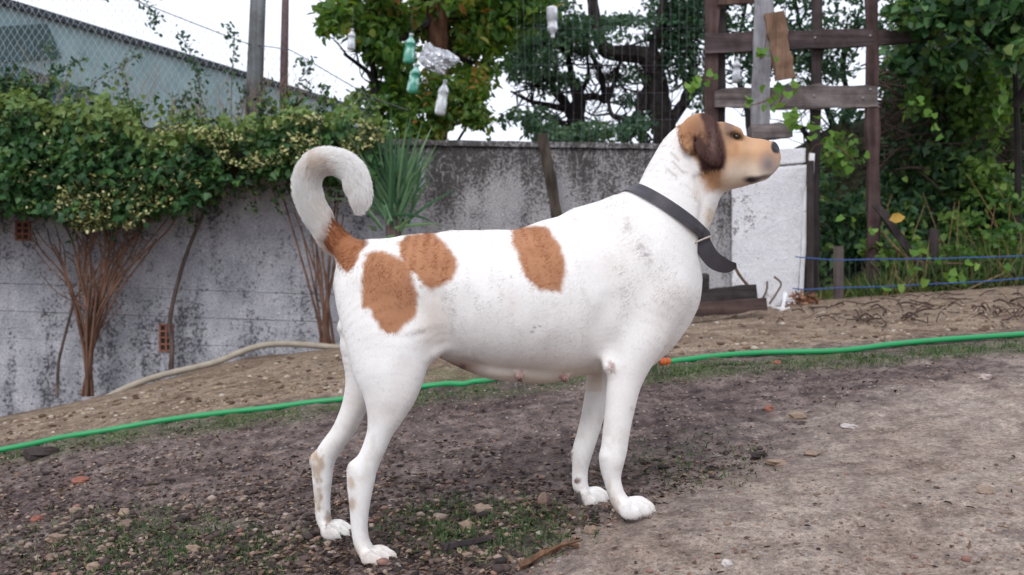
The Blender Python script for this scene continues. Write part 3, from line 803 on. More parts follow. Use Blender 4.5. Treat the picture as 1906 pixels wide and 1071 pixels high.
# variegated privet tangled through the ivy, with its own stems
var = thing('variegated_shrub', 'climbing shrub with cream speckled leaves and bare reddish stems fanning up the block wall', 'shrub', P(165, 735, 6.0))
vp1 = [(90, 400), (110, 350), (170, 330), (230, 315), (300, 300), (360, 330), (380, 350), (330, 372), (285, 395), (240, 425), (200, 425), (160, 430), (110, 420)]
vp0 = [(-320, 190), (60, 190), (120, 200), (240, 215), (340, 250), (400, 300), (390, 360), (300, 380), (200, 390), (60, 390), (-320, 380)]
q0, c0 = clumped(vp0, 3200, 5.72, 5.95, 30, .50, 35)
q, c = clumped(vp1, 3200, 5.70, 5.95, 22, .40, 31); c = np.vstack([c, c0]); nn = len(c)
leaves('variegated_leaves', c, rdir(nn, (0, -.4, 0), .8), rdir(nn, (0, -1, .8), .6), rng.uniform(.016, .034, nn), rng.uniform(.012, .022, nn), L_var, var, 'oval')
stm = MB()
base = P(162, 738, 5.98)
tips = [(60, 430), (120, 420), (150, 415), (175, 405), (190, 400), (205, 395), (225, 410), (240, 395), (255, 400), (275, 395), (300, 370), (330, 380), (262, 430), (140, 440), (100, 455), (215, 450), (230, 380), (195, 430), (180, 440), (165, 430), (287, 455)]
for i, (tx, ty) in enumerate(tips + [(x + rng.normal() * 16, y + rng.normal() * 10) for x, y in tips[11:]]):
    fork = rng.uniform(590, 690) if i > 3 else rng.uniform(560, 620)
    mx_ = 163 + (tx - 163) * rng.uniform(.05, .12)
    pth = [(163 + rng.normal() * 5, 738, 5.98 + rng.normal() * .03), (mx_ + rng.normal() * 3, fork, 5.97 + rng.normal() * .03),
           (163 + (tx - 163) * .45 + rng.normal() * 7, fork + (ty - fork) * .5, 5.98), (163 + (tx - 163) * .8 + rng.normal() * 8, fork + (ty - fork) * .8, 6.0), (tx, ty, 6.02)]
    p3 = spline([P(*k) for k in pth], 6); r0 = rng.uniform(.005, .0115)
    stm.tube(p3, np.linspace(r0, r0 * .45, len(p3)), 6, wob=.25)
    for _ in range(3):
        k = rng.integers(len(p3) // 3, len(p3) - 2); a = p3[k]
        e = a + np.array([rng.normal() * .12, rng.normal() * .02, rng.uniform(.1, .3)])
        stm.tube(spline([a, (a + e) / 2 + rng.normal(size=3) * .015, e], 4), np.linspace(r0 * .45, .002, 9), 4, wob=.2)
stuff(stm.build('stems', m_stem, var))
vs2 = thing('variegated_shrub', 'cream speckled shrub along the wall top between the fence posts and the yucca', 'shrub', P(600, 640, 6.0))
vp2 = [(300, 232), (400, 240), (450, 246), (500, 222), (560, 214), (640, 216), (712, 238), (712, 262), (640, 300), (600, 332), (540, 300), (470, 318), (420, 300), (380, 262)]
q, c = clumped(vp2, 4300, 5.66, 5.98, 34, .42, 37); nn = len(c)
leaves('variegated_leaves', c, rdir(nn, (0, -.4, 0), .8), rdir(nn, (0, -1, .8), .6), rng.uniform(.016, .036, nn), rng.uniform(.012, .024, nn), L_var, vs2, 'oval')
stm = MB()
for (tx, ty) in ((520, 345), (548, 395), (560, 420), (575, 400), (590, 380), (608, 360), (625, 370), (600, 420), (615, 450), (640, 400), (655, 430), (585, 440), (630, 350)):
    fork = rng.uniform(540, 600)
    pth = [(606 + rng.normal() * 5, 645, 6.0), (604 + (tx - 606) * .12 + rng.normal() * 4, fork, 5.99), (606 + (tx - 606) * .6 + rng.normal() * 6, fork + (ty - fork) * .5, 6.0), (tx, ty, 6.03)]
    p3 = spline([P(*k) for k in pth], 6); r0 = rng.uniform(.005, .010); stm.tube(p3, np.linspace(r0, r0 * .5, len(p3)), 6, wob=.25)
stuff(stm.build('stems', m_stem, vs2))
# single bare vines on the wall
for (pts, r, lab) in (([(318, 700, 6.1), (320, 640, 6.12), (316, 600, 6.12), (330, 530, 6.13), (352, 460, 6.14), (380, 395, 6.14), (392, 350, 6.12)], .017, 'straight grey vine stem slanting up the wall past the lower clay vent'),
                      ([(106, 740, 6.05), (108, 690, 6.1), (112, 660, 6.12), (130, 590, 6.12), (140, 555, 6.12), (160, 530, 6.1), (178, 505, 6.1)], .011, 'thin dark vine left of the fanning shrub stems'),
                      ([(140, 555, 6.13), (118, 500, 6.14), (95, 455, 6.14), (88, 425, 6.14)], .007, 'thin grey vine fork below the upper clay vent')):
    b = MB(); p3 = spline([P(*k) for k in pts], 6); b.tube(p3, np.linspace(r, r * .6, len(p3)), 6, wob=.2); tag(b.build('bare_vine', m_stemg, origin=p3[0]), lab, 'vine')

# weeds and sprigs climbing the fence
sp = thing('climbing_weeds', 'thin weeds and leafy sprigs climbing the chain link fence', 'weeds', P(400, 240, 6.7))
b = MB(); cs = []
for (pts) in ([(180, 0), (230, -20), (268, 10), (290, 30), (284, 55)], [(330, 60), (345, 80), (360, 120), (380, 200), (390, 240)], [(430, 250), (432, 130), (436, 70), (420, 50)], [(560, 230), (555, 160), (580, 120), (560, 115)],
               [(100, 180), (105, 140), (130, 120), (160, 110)], [(150, 190), (180, 150), (230, 120), (260, 100)], [(310, 240), (325, 200), (335, 180)], [(350, 240), (345, 190), (350, 170)], [(610, 240), (600, 190), (605, 170)],
               [(440, 250), (455, 190), (450, 165)], [(500, 240), (497, 200), (490, 150)], [(620, 240), (650, 180), (690, 190)], [(90, 190), (95, 120), (88, 80)], [(375, 240), (372, 160), (366, 120)]):
    p3 = spline([P(x, y, 6.68) for x, y in pts], 8); b.tube(p3, .0028, 4, False)
    cs.append(p3[2:])
b.build('thin_stems', m_stemg, sp)
cs = np.vstack(cs); cs = np.repeat(cs, 3, 0) + rng.normal(size=(len(cs) * 3, 3)) * .025
nn = len(cs); leaves('sprig_leaves', cs, rdir(nn, (0, -.3, -.3), .8), rdir(nn, (0, -1, .3), .6), rng.uniform(.018, .05, nn), rng.uniform(.012, .03, nn), L_deep, sp, 'oval')
dry = MB()
for _ in range(120):
    x = rng.choice([100, 240, 330, 380, 430, 500, 560]) + rng.normal() * 28; y0 = np.interp(x, tp[:, 0], tp[:, 1]) + 20
    dry.tube([P(x, y0, 6.6), P(x + rng.normal() * 8, y0 - rng.uniform(20, 70), 6.62), P(x + rng.normal() * 22, y0 - rng.uniform(60, 120), 6.64)], [.0022, .0018, .001], 3, False)
dry.build('dry_stalks', plain_mat('dry_stalk', (.26, .19, .13), .9, .1, .3, 40, .2), sp)

# ------------------------------------------------------------------ yucca
yuc = thing('yucca', 'spiky green yucca with long sword leaves against the rendered wall', 'yucca', P(730, 440, 5.85))
def blade(mb, base, tip, w, bend, n=7, tint=.5):
    base, tip = np.array(base), np.array(tip); d = tip - base; L_ = np.linalg.norm(d); d = d / L_
    s = norm(np.cross(d, (0, 1.0, 0.15))); m = np.cross(s, d); V = []
    for i in range(n):
        t = i / (n - 1); c_ = base + d * L_ * t + np.array([0, 0, -1]) * bend * t * t
        ww = w * (.55 + .9 * t - 1.45 * t ** 2.2) if t < 1 else 0.0005
        ww = max(ww, .0005)
        V += [c_ - s * ww, c_ - m * ww * .35 + m * .0, c_ + s * ww]
    f = []
    for i in range(n - 1):
        for k in range(2): f.append((3 * i + k, 3 * i + k + 1, 3 * i + 4 + k, 3 * i + 3 + k))
    mb.add(V, f, tint)
for i in range(95):
    a = -.05 + rng.normal() * .44; L_ = rng.uniform(.42, .68) * (1 - .25 * abs(a)); ydir = rng.normal() * .35
    bs = P(733 + rng.normal() * 10, 432 - rng.uniform(0, 45), 5.85 + rng.normal() * .03)
    tip = bs + np.array([math.sin(a), ydir * .6 - .12, math.cos(a)]) * L_
    b = MB(); blade(b, bs, tip, rng.uniform(.008, .014), rng.uniform(0, .05) + .06 * abs(a), tint=rng.random()); b.build('yucca_leaf', L_yucca, yuc, True)
for (x, y, dx, dy) in ((735, 425, 85, -18), (740, 430, 26, -34), (700, 430, -18, -20), (735, 440, -40, 6), (748, 438, 60, 10)):
    b = MB(); blade(b, P(x, y, 5.72), P(x + dx, y + dy, 5.62), .014, .03, tint=.95); b.build('yucca_leaf', L_yucca, yuc, True)
b = MB(); b.tube([P(733, 640, 5.9), P(731, 540, 5.88), P(733, 400, 5.86)], [.05, .045, .05], 9, wob=.2); b.build('trunk', m_stemg, yuc)

# ------------------------------------------------------------------ trees
def crown(name, parent, blobs, n, L, W, mat, shape='oval', tint_bias=0.0, droop=-.35, thr=.44):
    """leaves through the volume of several lumps (px, py, d, rx, ry, rdepth), thinned into clumps"""
    ws_ = np.array([b[3] * b[4] for b in blobs]); cnt = (n * ws_ / ws_.sum()).astype(int)
    C_, Tn = [], []
    for (px, py, d, rx, ry, rd), k in zip(blobs, cnt):
        u_ = norm(rng.normal(size=(k * 2, 3))) * (rng.random((k * 2, 1)) ** .45)
        q = P(px + u_[:, 0] * rx, py + u_[:, 1] * ry, d + u_[:, 2] * rd)
        cl = fbm(q[:, 0] * 3.4 + q[:, 1] * 1.3, q[:, 2] * 3.4 - q[:, 1] * .9, 41, 3)
        q = q[cl > thr][:k]
        C_.append(q); Tn.append(np.clip(.5 + tint_bias + .55 * (fbm(q[:, 0] * 2.2, q[:, 2] * 2.2 + q[:, 1], 43, 2) - .5) + .22 * rng.normal(size=len(q)), 0, 1))
    C_ = np.vstack(C_); Tn = np.concatenate(Tn); k = len(C_)
    return leaves(name, C_, rdir(k, (0, -.15, droop), .8), rdir(k, (0, -.5, .9), .65), rng.uniform(L * .6, L * 1.2, k), rng.uniform(W * .6, W * 1.2, k), mat, parent, shape, Tn)
def limb(mb, pts, r0, r1, sides=7):
    p3 = spline([P(*q) for q in pts], 6); mb.tube(p3, np.linspace(r0, r1, len(p3)), sides, wob=.18); return p3
def twigs(mb, p3, n, L, r):
    for _ in range(n):
        k = rng.integers(1, len(p3)); a = p3[k]
        e = a + rdir(1, (0, 0, .35))[0] * rng.uniform(.4, 1.0) * L
        m_ = (a + e) / 2 + rng.normal(size=3) * L * .1
        mb.tube(spline([a, m_, e], 3), np.linspace(r, r * .25, 7), 4, False)
        for _ in range(2):
            f_ = m_ + rdir(1, (0, 0, .3))[0] * L * .45; mb.tube([m_, (m_ + f_) / 2 + rng.normal(size=3) * L * .05, f_], [r * .5, r * .35, r * .15], 3, False)

t1 = thing('persimmon_tree', 'leafy tree with yellowing green leaves hung with bottles above the wall', 'tree', P(815, 330, 7.6))
b = MB()
p = limb(b, [(812, 330, 7.6), (815, 250, 7.6), (818, 150, 7.6), (815, 60, 7.6), (816, -60, 7.6)], .075, .085, 9); b.build('trunk', m_barkr, t1)
b = MB()
for q in ([(816, 10, 7.6), (780, -10, 7.5), (720, -40, 7.4)], [(815, 30, 7.6), (770, 60, 7.5), (700, 90, 7.3), (670, 60, 7.3)], [(700, 180, 7.5), (695, 130, 7.5), (680, 60, 7.4), (660, 10, 7.4)], [(818, 20, 7.6), (880, 40, 7.7), (940, 20, 7.7), (1000, 20, 7.6)], [(815, 5, 7.6), (800, -20, 7.6), (770, -60, 7.6)],
          [(816, 60, 7.6), (860, 110, 7.7), (920, 120, 7.7)], [(710, 235, 7.4), (705, 180, 7.4), (690, 140, 7.4), (640, 100, 7.3)]):
    p = limb(b, q, .035, .012); twigs(b, p, 7, .4, .009)
b.build('limbs', m_bark, t1)
crown('leaf_crown', t1, [(640, 50, 7.3, 48, 75, .5), (690, 110, 7.3, 85, 85, .5), (665, 150, 7.3, 30, 45, .4), (790, 50, 8.1, 120, 100, .35), (735, 40, 7.6, 55, 90, .4), (895, 80, 7.6, 66, 95, .5), (740, 190, 7.4, 60, 50, .4), (930, 30, 7.6, 70, 70, .5), (800, -40, 7.6, 200, 70, .8), (1010, 10, 7.5, 70, 38, .4), (610, 40, 7.3, 22, 40, .3)], 7200, .095, .052, L_orange, 'oval', .05, thr=.465)
t1b = thing('leafy_bush', 'dense yellow green bush in front of the persimmon trunk just above the wall', 'bush', P(810, 290, 7.2))
b = MB()
for q in ([(800, 300, 7.2), (790, 240, 7.2), (770, 190, 7.2)], [(815, 300, 7.2), (830, 230, 7.2), (850, 170, 7.2)], [(830, 300, 7.2), (860, 250, 7.2), (890, 200, 7.2)]): limb(b, q, .014, .006)
b.build('stems', m_bark, t1b)
crown('leaf_crown', t1b, [(790, 225, 7.1, 62, 62, .3), (850, 200, 7.1, 66, 62, .3), (810, 262, 7.1, 100, 36, .3), (895, 235, 7.2, 42, 34, .3), (830, 150, 7.2, 50, 40, .3), (880, 160, 7.2, 38, 44, .3)], 3800, .060, .034, L_orange, 'oval', .12)

t2 = thing('spreading_oak', 'dark limbed spreading tree with small grey green leaves against the white sky', 'tree', P(1085, 310, 9.0))
b = MB()
p = limb(b, [(1082, 320, 9), (1078, 255, 9), (1072, 222, 9), (1078, 185, 9), (1066, 150, 9)], .11, .05, 9); b.build('trunk', m_bark, t2)
b = MB()
for q, r0, r1 in (([(1078, 240, 9), (1050, 190, 9), (1030, 165, 9), (1035, 120, 9)], .06, .02), ([(1058, 205, 9), (1020, 196, 9), (985, 188, 9), (950, 170, 9)], .035, .010), ([(1072, 250, 9), (1045, 230, 9), (1022, 215, 9), (990, 195, 9)], .035, .010), ([(1075, 182, 9), (1110, 180, 9), (1128, 188, 9), (1140, 160, 9)], .04, .02),
                  ([(1128, 190, 9), (1118, 140, 9), (1100, 100, 9), (1070, 60, 9)], .035, .012), ([(1130, 190, 9), (1145, 150, 9), (1155, 110, 9)], .03, .012), ([(1066, 150, 9), (1058, 110, 9), (1045, 70, 9), (1030, 30, 9)], .035, .012), ([(1040, 120, 9), (1015, 100, 9), (990, 90, 9)], .025, .01), ([(1078, 180, 9), (1095, 140, 9), (1092, 100, 9)], .03, .01)):
    p = limb(b, q, r0, r1); twigs(b, p, 10, .55, .011)
b.build('limbs', m_bark, t2)
crown('leaf_crown', t2, [(1010, 130, 9, 70, 50, .7), (1060, 90, 9, 80, 60, .8), (1110, 60, 9, 70, 50, .8), (980, 60, 9, 40, 40, .6), (1090, 130, 9, 60, 40, .8), (1040, 20, 9, 110, 50, .8), (1150, 140, 9, 40, 30, .5), (960, 110, 9.2, 35, 35, .5)], 9500, .056, .032, L_deep, 'oval', .05, thr=.475)

t3 = thing('leaning_oak', 'thick dark trunk bending left over the dog head with dark foliage', 'tree', P(1225, 310, 8.6))
b = MB()
p = limb(b, [(1245, 320, 8.6), (1238, 250, 8.6), (1228, 200, 8.6), (1222, 150, 8.6), (1205, 108, 8.6), (1165, 100, 8.6), (1130, 96, 8.6), (1112, 60, 8.6), (1100, -20, 8.6)], .125, .045, 9); b.build('trunk', m_bark, t3)
b = MB()
for q, r0, r1 in (([(1220, 150, 8.6), (1216, 90, 8.6), (1230, 30, 8.6), (1240, -30, 8.6)], .055, .02), ([(1205, 300, 8.6), (1195, 240, 8.6), (1190, 200, 8.6), (1198, 170, 8.6)], .05, .03), ([(1190, 230, 8.6), (1165, 222, 8.6), (1140, 215, 8.6), (1132, 190, 8.6)], .04, .015), ([(1240, 240, 8.6), (1275, 190, 8.6), (1310, 150, 8.6), (1340, 100, 8.6)], .06, .02),
                  ([(1222, 130, 8.6), (1260, 90, 8.6), (1300, 60, 8.6)], .05, .02), ([(1198, 205, 8.6), (1205, 170, 8.6), (1190, 130, 8.6)], .04, .02), ([(1275, 190, 8.6), (1290, 130, 8.6), (1280, 80, 8.6)], .05, .02)):
    p = limb(b, q, r0, r1); twigs(b, p, 9, .5, .012)
b.build('limbs', m_bark, t3)
crown('leaf_crown', t3, [(1180, 40, 8.5, 110, 60, .7), (1280, 40, 8.5, 80, 70, .7), (1190, 130, 8.6, 50, 40, .5), (1270, 130, 8.6, 48, 40, .5), (1150, 80, 8.6, 60, 40, .5), (1310, 180, 8.6, 36, 36, .5), (1240, -20, 8.5, 160, 50, .8), (1170, 175, 8.7, 30, 26, .5), (1230, 60, 8.7, 90, 60, .4), (1110, 20, 8.7, 130, 50, .4), (1010, 60, 8.9, 60, 60, .4), (1090, 70, 8.9, 80, 50, .4)], 13000, .052, .030, L_deep, 'oval', .02, thr=.47)
lowb = thing('low_bushes', 'low green bushes along the back of the rendered wall under the dark trees', 'bushes', P(1120, 300, 7.4))
crown('leaf_crown', lowb, [(960, 235, 7.6, 40, 34, .3), (1010, 250, 7.5, 60, 22, .3), (1120, 245, 7.4, 70, 24, .3), (1180, 235, 7.4, 40, 32, .3), (1050, 255, 7.4, 60, 16, .3), (1000, 225, 8.0, 40, 30, .3)], 1700, .062, .036, L_deep, 'oval', .12)

# ------------------------------------------------------------------ overgrown right side
hed = thing('dark_hedge', 'tall dark tangled hedge filling the right side behind the trellis', 'hedge', P(1720, 540, 7.5))
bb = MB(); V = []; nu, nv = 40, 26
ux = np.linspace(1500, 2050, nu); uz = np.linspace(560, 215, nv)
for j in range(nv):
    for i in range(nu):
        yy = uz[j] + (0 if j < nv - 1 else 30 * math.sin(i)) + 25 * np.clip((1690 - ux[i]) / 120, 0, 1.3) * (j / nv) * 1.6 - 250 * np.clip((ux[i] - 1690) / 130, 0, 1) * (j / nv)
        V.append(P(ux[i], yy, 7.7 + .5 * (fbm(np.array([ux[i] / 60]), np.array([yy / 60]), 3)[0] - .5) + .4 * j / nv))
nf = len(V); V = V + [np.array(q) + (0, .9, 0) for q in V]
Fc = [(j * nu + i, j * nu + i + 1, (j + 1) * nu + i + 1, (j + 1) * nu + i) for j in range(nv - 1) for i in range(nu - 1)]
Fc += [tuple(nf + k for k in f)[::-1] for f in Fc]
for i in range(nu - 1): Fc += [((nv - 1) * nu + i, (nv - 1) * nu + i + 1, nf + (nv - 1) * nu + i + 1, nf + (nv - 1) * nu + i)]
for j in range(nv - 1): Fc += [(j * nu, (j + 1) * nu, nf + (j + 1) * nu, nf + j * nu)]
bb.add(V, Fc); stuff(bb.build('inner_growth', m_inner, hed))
crown('hedge_leaves', hed, [(1560, 420, 7.3, 70, 130, .35), (1640, 400, 7.3, 80, 150, .35), (1720, 300, 7.2, 90, 100, .35), (1720, 450, 7.1, 110, 100, .3), (1840, 300, 7.1, 110, 120, .35), (1840, 450, 7.0, 110, 100, .3), (1880, 130, 7.1, 90, 130, .35), (1780, 170, 7.3, 80, 90, .35), (1690, 130, 7.6, 60, 90, .4), (1640, 330, 7.3, 60, 60, .3)], 8200, .078, .05, L_hedge, 'ivy', .0)
wt = MB()
for _ in range(170):
    x, y = rng.uniform(1600, 1800), rng.uniform(120, 320); a = rng.normal() * .5
    wt.tube(spline([P(x, y, 7.1), P(x + 50 * math.cos(a), y + 50 * math.sin(a) + rng.normal() * 6, 7.1 + rng.normal() * .1), P(x + 100 * math.cos(a + .2), y + 100 * math.sin(a + .2), 7.15)], 3), np.linspace(.007, .002, 7), 4, False)
wt.build('dead_twigs', plain_mat('dead_twig', (.085, .058, .05), .9, .1, .4, 40, .2), hed)
t4 = thing('thicket_tree', 'thin dark tree with small leaves seen through the trellis bars', 'tree', P(1580, 330, 8.4))
b = MB()
for q in ([(1560, 330, 8.4), (1555, 250, 8.4), (1530, 180, 8.4), (1500, 100, 8.4), (1480, 0, 8.4)], [(1590, 330, 8.4), (1600, 260, 8.4), (1640, 200, 8.4), (1660, 120, 8.4)], [(1555, 260, 8.4), (1580, 200, 8.4), (1570, 120, 8.4), (1600, 20, 8.4)], [(1400, 300, 8.4), (1390, 200, 8.4), (1370, 120, 8.4), (1390, 0, 8.4)], [(1530, 300, 8.4), (1500, 250, 8.4), (1480, 230, 8.4)]):
    p = limb(b, q, .035, .012); twigs(b, p, 12, .5, .009)
b.build('limbs', m_bark, t4)
crown('leaf_crown', t4, [(1400, 60, 8.4, 80, 60, .5), (1480, 110, 8.4, 60, 50, .4), (1560, 60, 8.4, 110, 60, .5), (1650, 70, 8.4, 70, 60, .5), (1400, 130, 8.4, 50, 30, .4), (1500, 170, 8.4, 60, 22, .4), (1560, 130, 8.4, 50, 26, .4), (1660, 150, 8.4, 30, 50, .4), (1520, -20, 8.4, 200, 40, .5), (1580, 215, 8.2, 40, 22, .3), (1460, 215, 8.2, 60, 26, .3)], 5000, .062, .038, L_deep, 'oval', .0, thr=.48)
t5 = thing('overhanging_vine', 'dark leafy branches overhanging the top right corner', 'branches', P(1900, 200, 6.2))
b = MB()
for q in ([(1890, 540, 6.6), (1895, 330, 6.5), (1890, 150, 6.4), (1880, -40, 6.3)], [(1888, 120, 6.4), (1820, 60, 6.3), (1740, 20, 6.2)], [(1890, 200, 6.4), (1930, 120, 6.3), (1960, 20, 6.3)]): limb(b, q, .03, .012)
b.build('limbs', m_bark, t5)
crown('leaf_crown', t5, [(1850, 10, 6.2, 110, 60, .4), (1760, 30, 6.3, 70, 45, .3), (1700, 20, 6.4, 50, 40, .3), (1890, 80, 6.2, 40, 50, .3), (1780, 110, 6.4, 50, 40, .3), (1700, 110, 6.6, 40, 50, .3)], 2300, .075, .06, L_ivy, 'vine', .10)
rv = thing('rambling_creeper', 'mid green creeper tangled over the hedge at the far right', 'creeper', P(1830, 540, 6.9))
crown('creeper_leaves', rv, [(1720, 210, 6.9, 40, 80, .2), (1790, 180, 6.9, 50, 110, .2), (1860, 180, 6.8, 46, 90, .2), (1760, 90, 6.9, 70, 60, .2), (1850, 330, 6.8, 60, 80, .2), (1690, 60, 7.0, 50, 40, .2), (1660, 470, 6.5, 60, 50, .15), (1780, 490, 6.35, 100, 36, .15), (1870, 470, 6.35, 60, 60, .15), (1560, 290, 6.7, 40, 40, .2), (1720, 330, 6.7, 60, 60, .2), (1790, 380, 6.6, 80, 70, .2), (1880, 400, 6.6, 40, 60, .2)], 3600, .056, .046, leaf_mat('creeper_leaf', [(0, (.045, .12, .04)), (.5, (.11, .23, .05)), (1, (.24, .37, .08))], .5), 'vine', .05, thr=.52)
# yellow green vine leaves, individually seen
vn = thing('young_vine', 'bright green young vine leaves on the trellis posts beside the white wall', 'vine', P(1590, 330, 6.3))
b = MB()
for q in ([(1500, 300, 6.35), (1520, 270, 6.35), (1560, 275, 6.33), (1590, 300, 6.3)], [(1440, 210, 6.35), (1460, 170, 6.33), (1420, 190, 6.3), (1380, 200, 6.3)], [(1285, 165, 6.4), (1310, 150, 6.38), (1330, 150, 6.35)], [(1415, 110, 6.3), (1422, 100, 6.32), (1430, 40, 6.35)], [(1640, 430, 6.2), (1690, 480, 6.1), (1750, 490, 6.1), (1830, 490, 6.1)]): limb(b, q, .005, .003, 4)
stuff(b.build('vine_stems', m_stem, vn))
spots = [(1575, 285), (1592, 300), (1560, 268), (1598, 275), (1580, 265), (1545, 258), (1530, 250), (1500, 258), (1450, 175), (1440, 190), (1470, 160), (1420, 185), (1390, 195), (1415, 105), (1425, 108), (1288, 158), (1300, 148), (1318, 148), (1285, 170), (1460, 215), (1480, 230), (1500, 225), (1470, 205),
         (1620, 424), (1572, 411), (1700, 470), (1715, 480), (1735, 488), (1760, 492), (1800, 490), (1820, 495), (1690, 500), (1700, 510), (1770, 510), (1850, 500), (1655, 543), (1742, 538), (1745, 240), (1700, 190), (1720, 215), (1770, 130), (1775, 160), (1780, 110), (1850, 190), (1860, 160), (1845, 210)]
for (x, y) in spots:
    k = 2 if y > 240 else 3
    for _ in range(k):
        c0 = P(x + rng.normal() * 9, y + rng.normal() * 7, 6.12 if y > 400 else 6.28) + np.array([0, -.1 * rng.random(), 0])
        v_, f_ = leaf_arrays(c0[None], rdir(1, (0, -.3, -.6), .6), rdir(1, (0, -1.4, .4), .4), rng.uniform(.032, .07), rng.uniform(.03, .065), 'vine')
        mesh_obj('vine_leaf', v_, f_, L_brightv, vn, False, np.full(6, rng.random()))
# tall grass
tg = thing('tall_grass', 'tall green and straw coloured grass and weeds on the right bank', 'grass', P(1800, 545, 6.6))
ng = 4200; x = rng.uniform(1630, 1960, ng); x = np.where(rng.random(ng) < .25, rng.uniform(1500, 1640, ng), x)
d_ = rng.uniform(6.2, 7.1, ng); hgt = rng.uniform(.08, .42, ng) * np.clip((x - 1480) / 260, .3, 1)
bs = P(x, 545, d_); bs[:, 2] = T0(bs[:, 0], np.minimum(d_, 6.3)) - .02
dd = rdir(ng, (0, -.25, 1.3), .6)
leaves('grass_blades', bs, dd, rdir(ng, (0, -1, .2), .4), hgt, rng.uniform(.006, .013, ng), L_grass, tg, 'blade', np.clip(fbm(x / 30, d_ * 3, 6, 2) * 1.1 + .25 * rng.normal(size=ng), 0, 1))
b = MB()
for _ in range(30):
    x, y = rng.uniform(1640, 1900), rng.uniform(320, 500); b.tube(spline([P(x, 540, 6.5), P(x + rng.normal() * 12, (540 + y) / 2, 6.5), P(x + rng.normal() * 30, y, 6.45)], 3), np.linspace(.004, .0015, 7), 4, False)
b.build('dry_stalks', plain_mat('straw_stalk', (.30, .19, .10), .9, .1, .4, 40, .2), tg)
v_, f_ = leaf_arrays(P(1655, 410, 6.2)[None], np.array([[.9, -.2, .2]]), np.array([[0, -1., .4]]), .10, .08, 'oval'); o = mesh_obj('yellow_leaf', v_, f_, leaf_mat('yellow_leaf', [(0, (.5, .30, .04)), (1, (.55, .36, .06))], .3), None, origin=P(1655, 410, 6.2)); tag(o, 'single yellow leaf caught beside the reddish post', 'leaf')
# ------------------------------------------------------------------ dog: one implicit surface, meshed
D0 = 2.0
PX = D0 / F
def dogP(px, py, lat):       # photograph pixel and sideways offset (px, + is away from the camera)
    return P(px, py, D0 + lat * PX)
VX = 0.0033
bx0, by0, bz0 = P(515, 1085, D0) ; bx1, _, bz1 = P(1475, 262, D0)
gmin = np.array([bx0, D0 - .20, bz0 - .02]); gmax = np.array([bx1 + .01, D0 + .20, bz1 + .09])
GN = np.ceil((gmax - gmin) / VX).astype(int) + 1
gxs = (gmin[0] + VX * np.arange(GN[0])).astype(np.float32)
gys = (gmin[1] + VX * np.arange(GN[1])).astype(np.float32)
gzs = (gmin[2] + VX * np.arange(GN[2])).astype(np.float32)
SDF = np.full(GN, 1.0, np.float32)
FLOW = []                    # (points, tangents) of every limb, for the lie of the fur

def chain_sdf(C, xs, ys, zs):
    """C rows: x, y, z, r_plane, r_side"""
    xx = xs[:, None]; zz = zs[None, :]
    best = None
    for a, b in zip(C[:-1], C[1:]):
        ex, ez = b[0] - a[0], b[2] - a[2]
        t = np.clip(((xx - a[0]) * ex + (zz - a[2]) * ez) / max(ex * ex + ez * ez, 1e-12), 0, 1)
        dp = np.hypot(xx - a[0] - t * ex, zz - a[2] - t * ez)
        r1 = a[3] + (b[3] - a[3]) * t; r2 = a[4] + (b[4] - a[4]) * t; yc = a[1] + (b[1] - a[1]) * t
        q1 = (dp / r1) ** 2; mn = np.minimum(r1, r2)
        f = (np.sqrt(q1[:, None, :] + ((ys[None, :, None] - yc[:, None, :]) / r2[:, None, :]) ** 2) - 1) * mn[:, None, :]
        best = f if best is None else np.minimum(best, f)
    return best
def add_chain(pts, k=0.02, flow=None, sub=4, carve=False):
    C = []
    for q in pts:
        px, py, r1, r2, lat = q
        s = (D0 + lat * PX) / F
        C.append([*dogP(px, py, lat), r1 * s, r2 * s])
    C = spline(C, sub) if len(C) > 1 else np.array([C[0], np.array(C[0]) + [1e-5, 0, 0, 0, 0]])
    C[:, 3:] = np.maximum(C[:, 3:], .002)
    R = C[:, 3:].max() + k + .012
    lo = np.maximum(((C[:, :3].min(0) - R - gmin) / VX).astype(int), 0)
    hi = np.minimum(((C[:, :3].max(0) + R - gmin) / VX).astype(int) + 1, GN)
    sl = tuple(slice(a, b) for a, b in zip(lo, hi))
    f = chain_sdf(C.astype(np.float32), gxs[sl[0]], gys[sl[1]], gzs[sl[2]])
    g = SDF[sl]
    if carve:
        h = np.clip(k - np.abs(g + f), 0, None) / k
        SDF[sl] = np.maximum(g, -f) + h * h * k * .25
    else:
        h = np.clip(k - np.abs(g - f), 0, None) / k
        SDF[sl] = np.minimum(g, f) - h * h * k * .25
    if flow is not None:
        t = norm(np.gradient(C[:, :3], axis=0)) * flow
        FLOW.append((C[:, :3], t, C[:, 3:].max(1)))

# trunk (rear to chest)
add_chain([(672, 528, 52, 60, 0), (705, 528, 80, 82, 0), (760, 536, 98, 102, 0), (830, 546, 114, 113, 0), (910, 556, 128, 121, 0), (985, 560, 136, 127, 0),
           (1050, 552, 147, 129, 0), (1105, 544, 150, 122, 0), (1155, 532, 142, 112, 0), (1198, 524, 106, 100, 0), (1230, 524, 58, 78, 0)], .02, -1)
add_chain([(835, 652, 20, 40, 0), (880, 668, 24, 46, 4), (935, 680, 29, 50, 4), (1000, 684, 28, 50, 4), (1060, 680, 26, 46, 0), (1110, 668, 22, 40, 0)], .007)          # udder line
add_chain([(1244, 556, 40, 58, 0), (1222, 606, 38, 56, 0), (1192, 650, 34, 50, 0)], .03)                               # brisket
# shoulder blades and withers
for s in (-1, 1):
    add_chain([(1150, 400, 34, 22, s * 52), (1183, 470, 48, 28, s * 84), (1216, 540, 46, 33, s * 80)], .03)
add_chain([(1085, 424, 30, 42, 0), (1135, 402, 30, 42, 0), (1164, 394, 30, 42, 0)], .03)
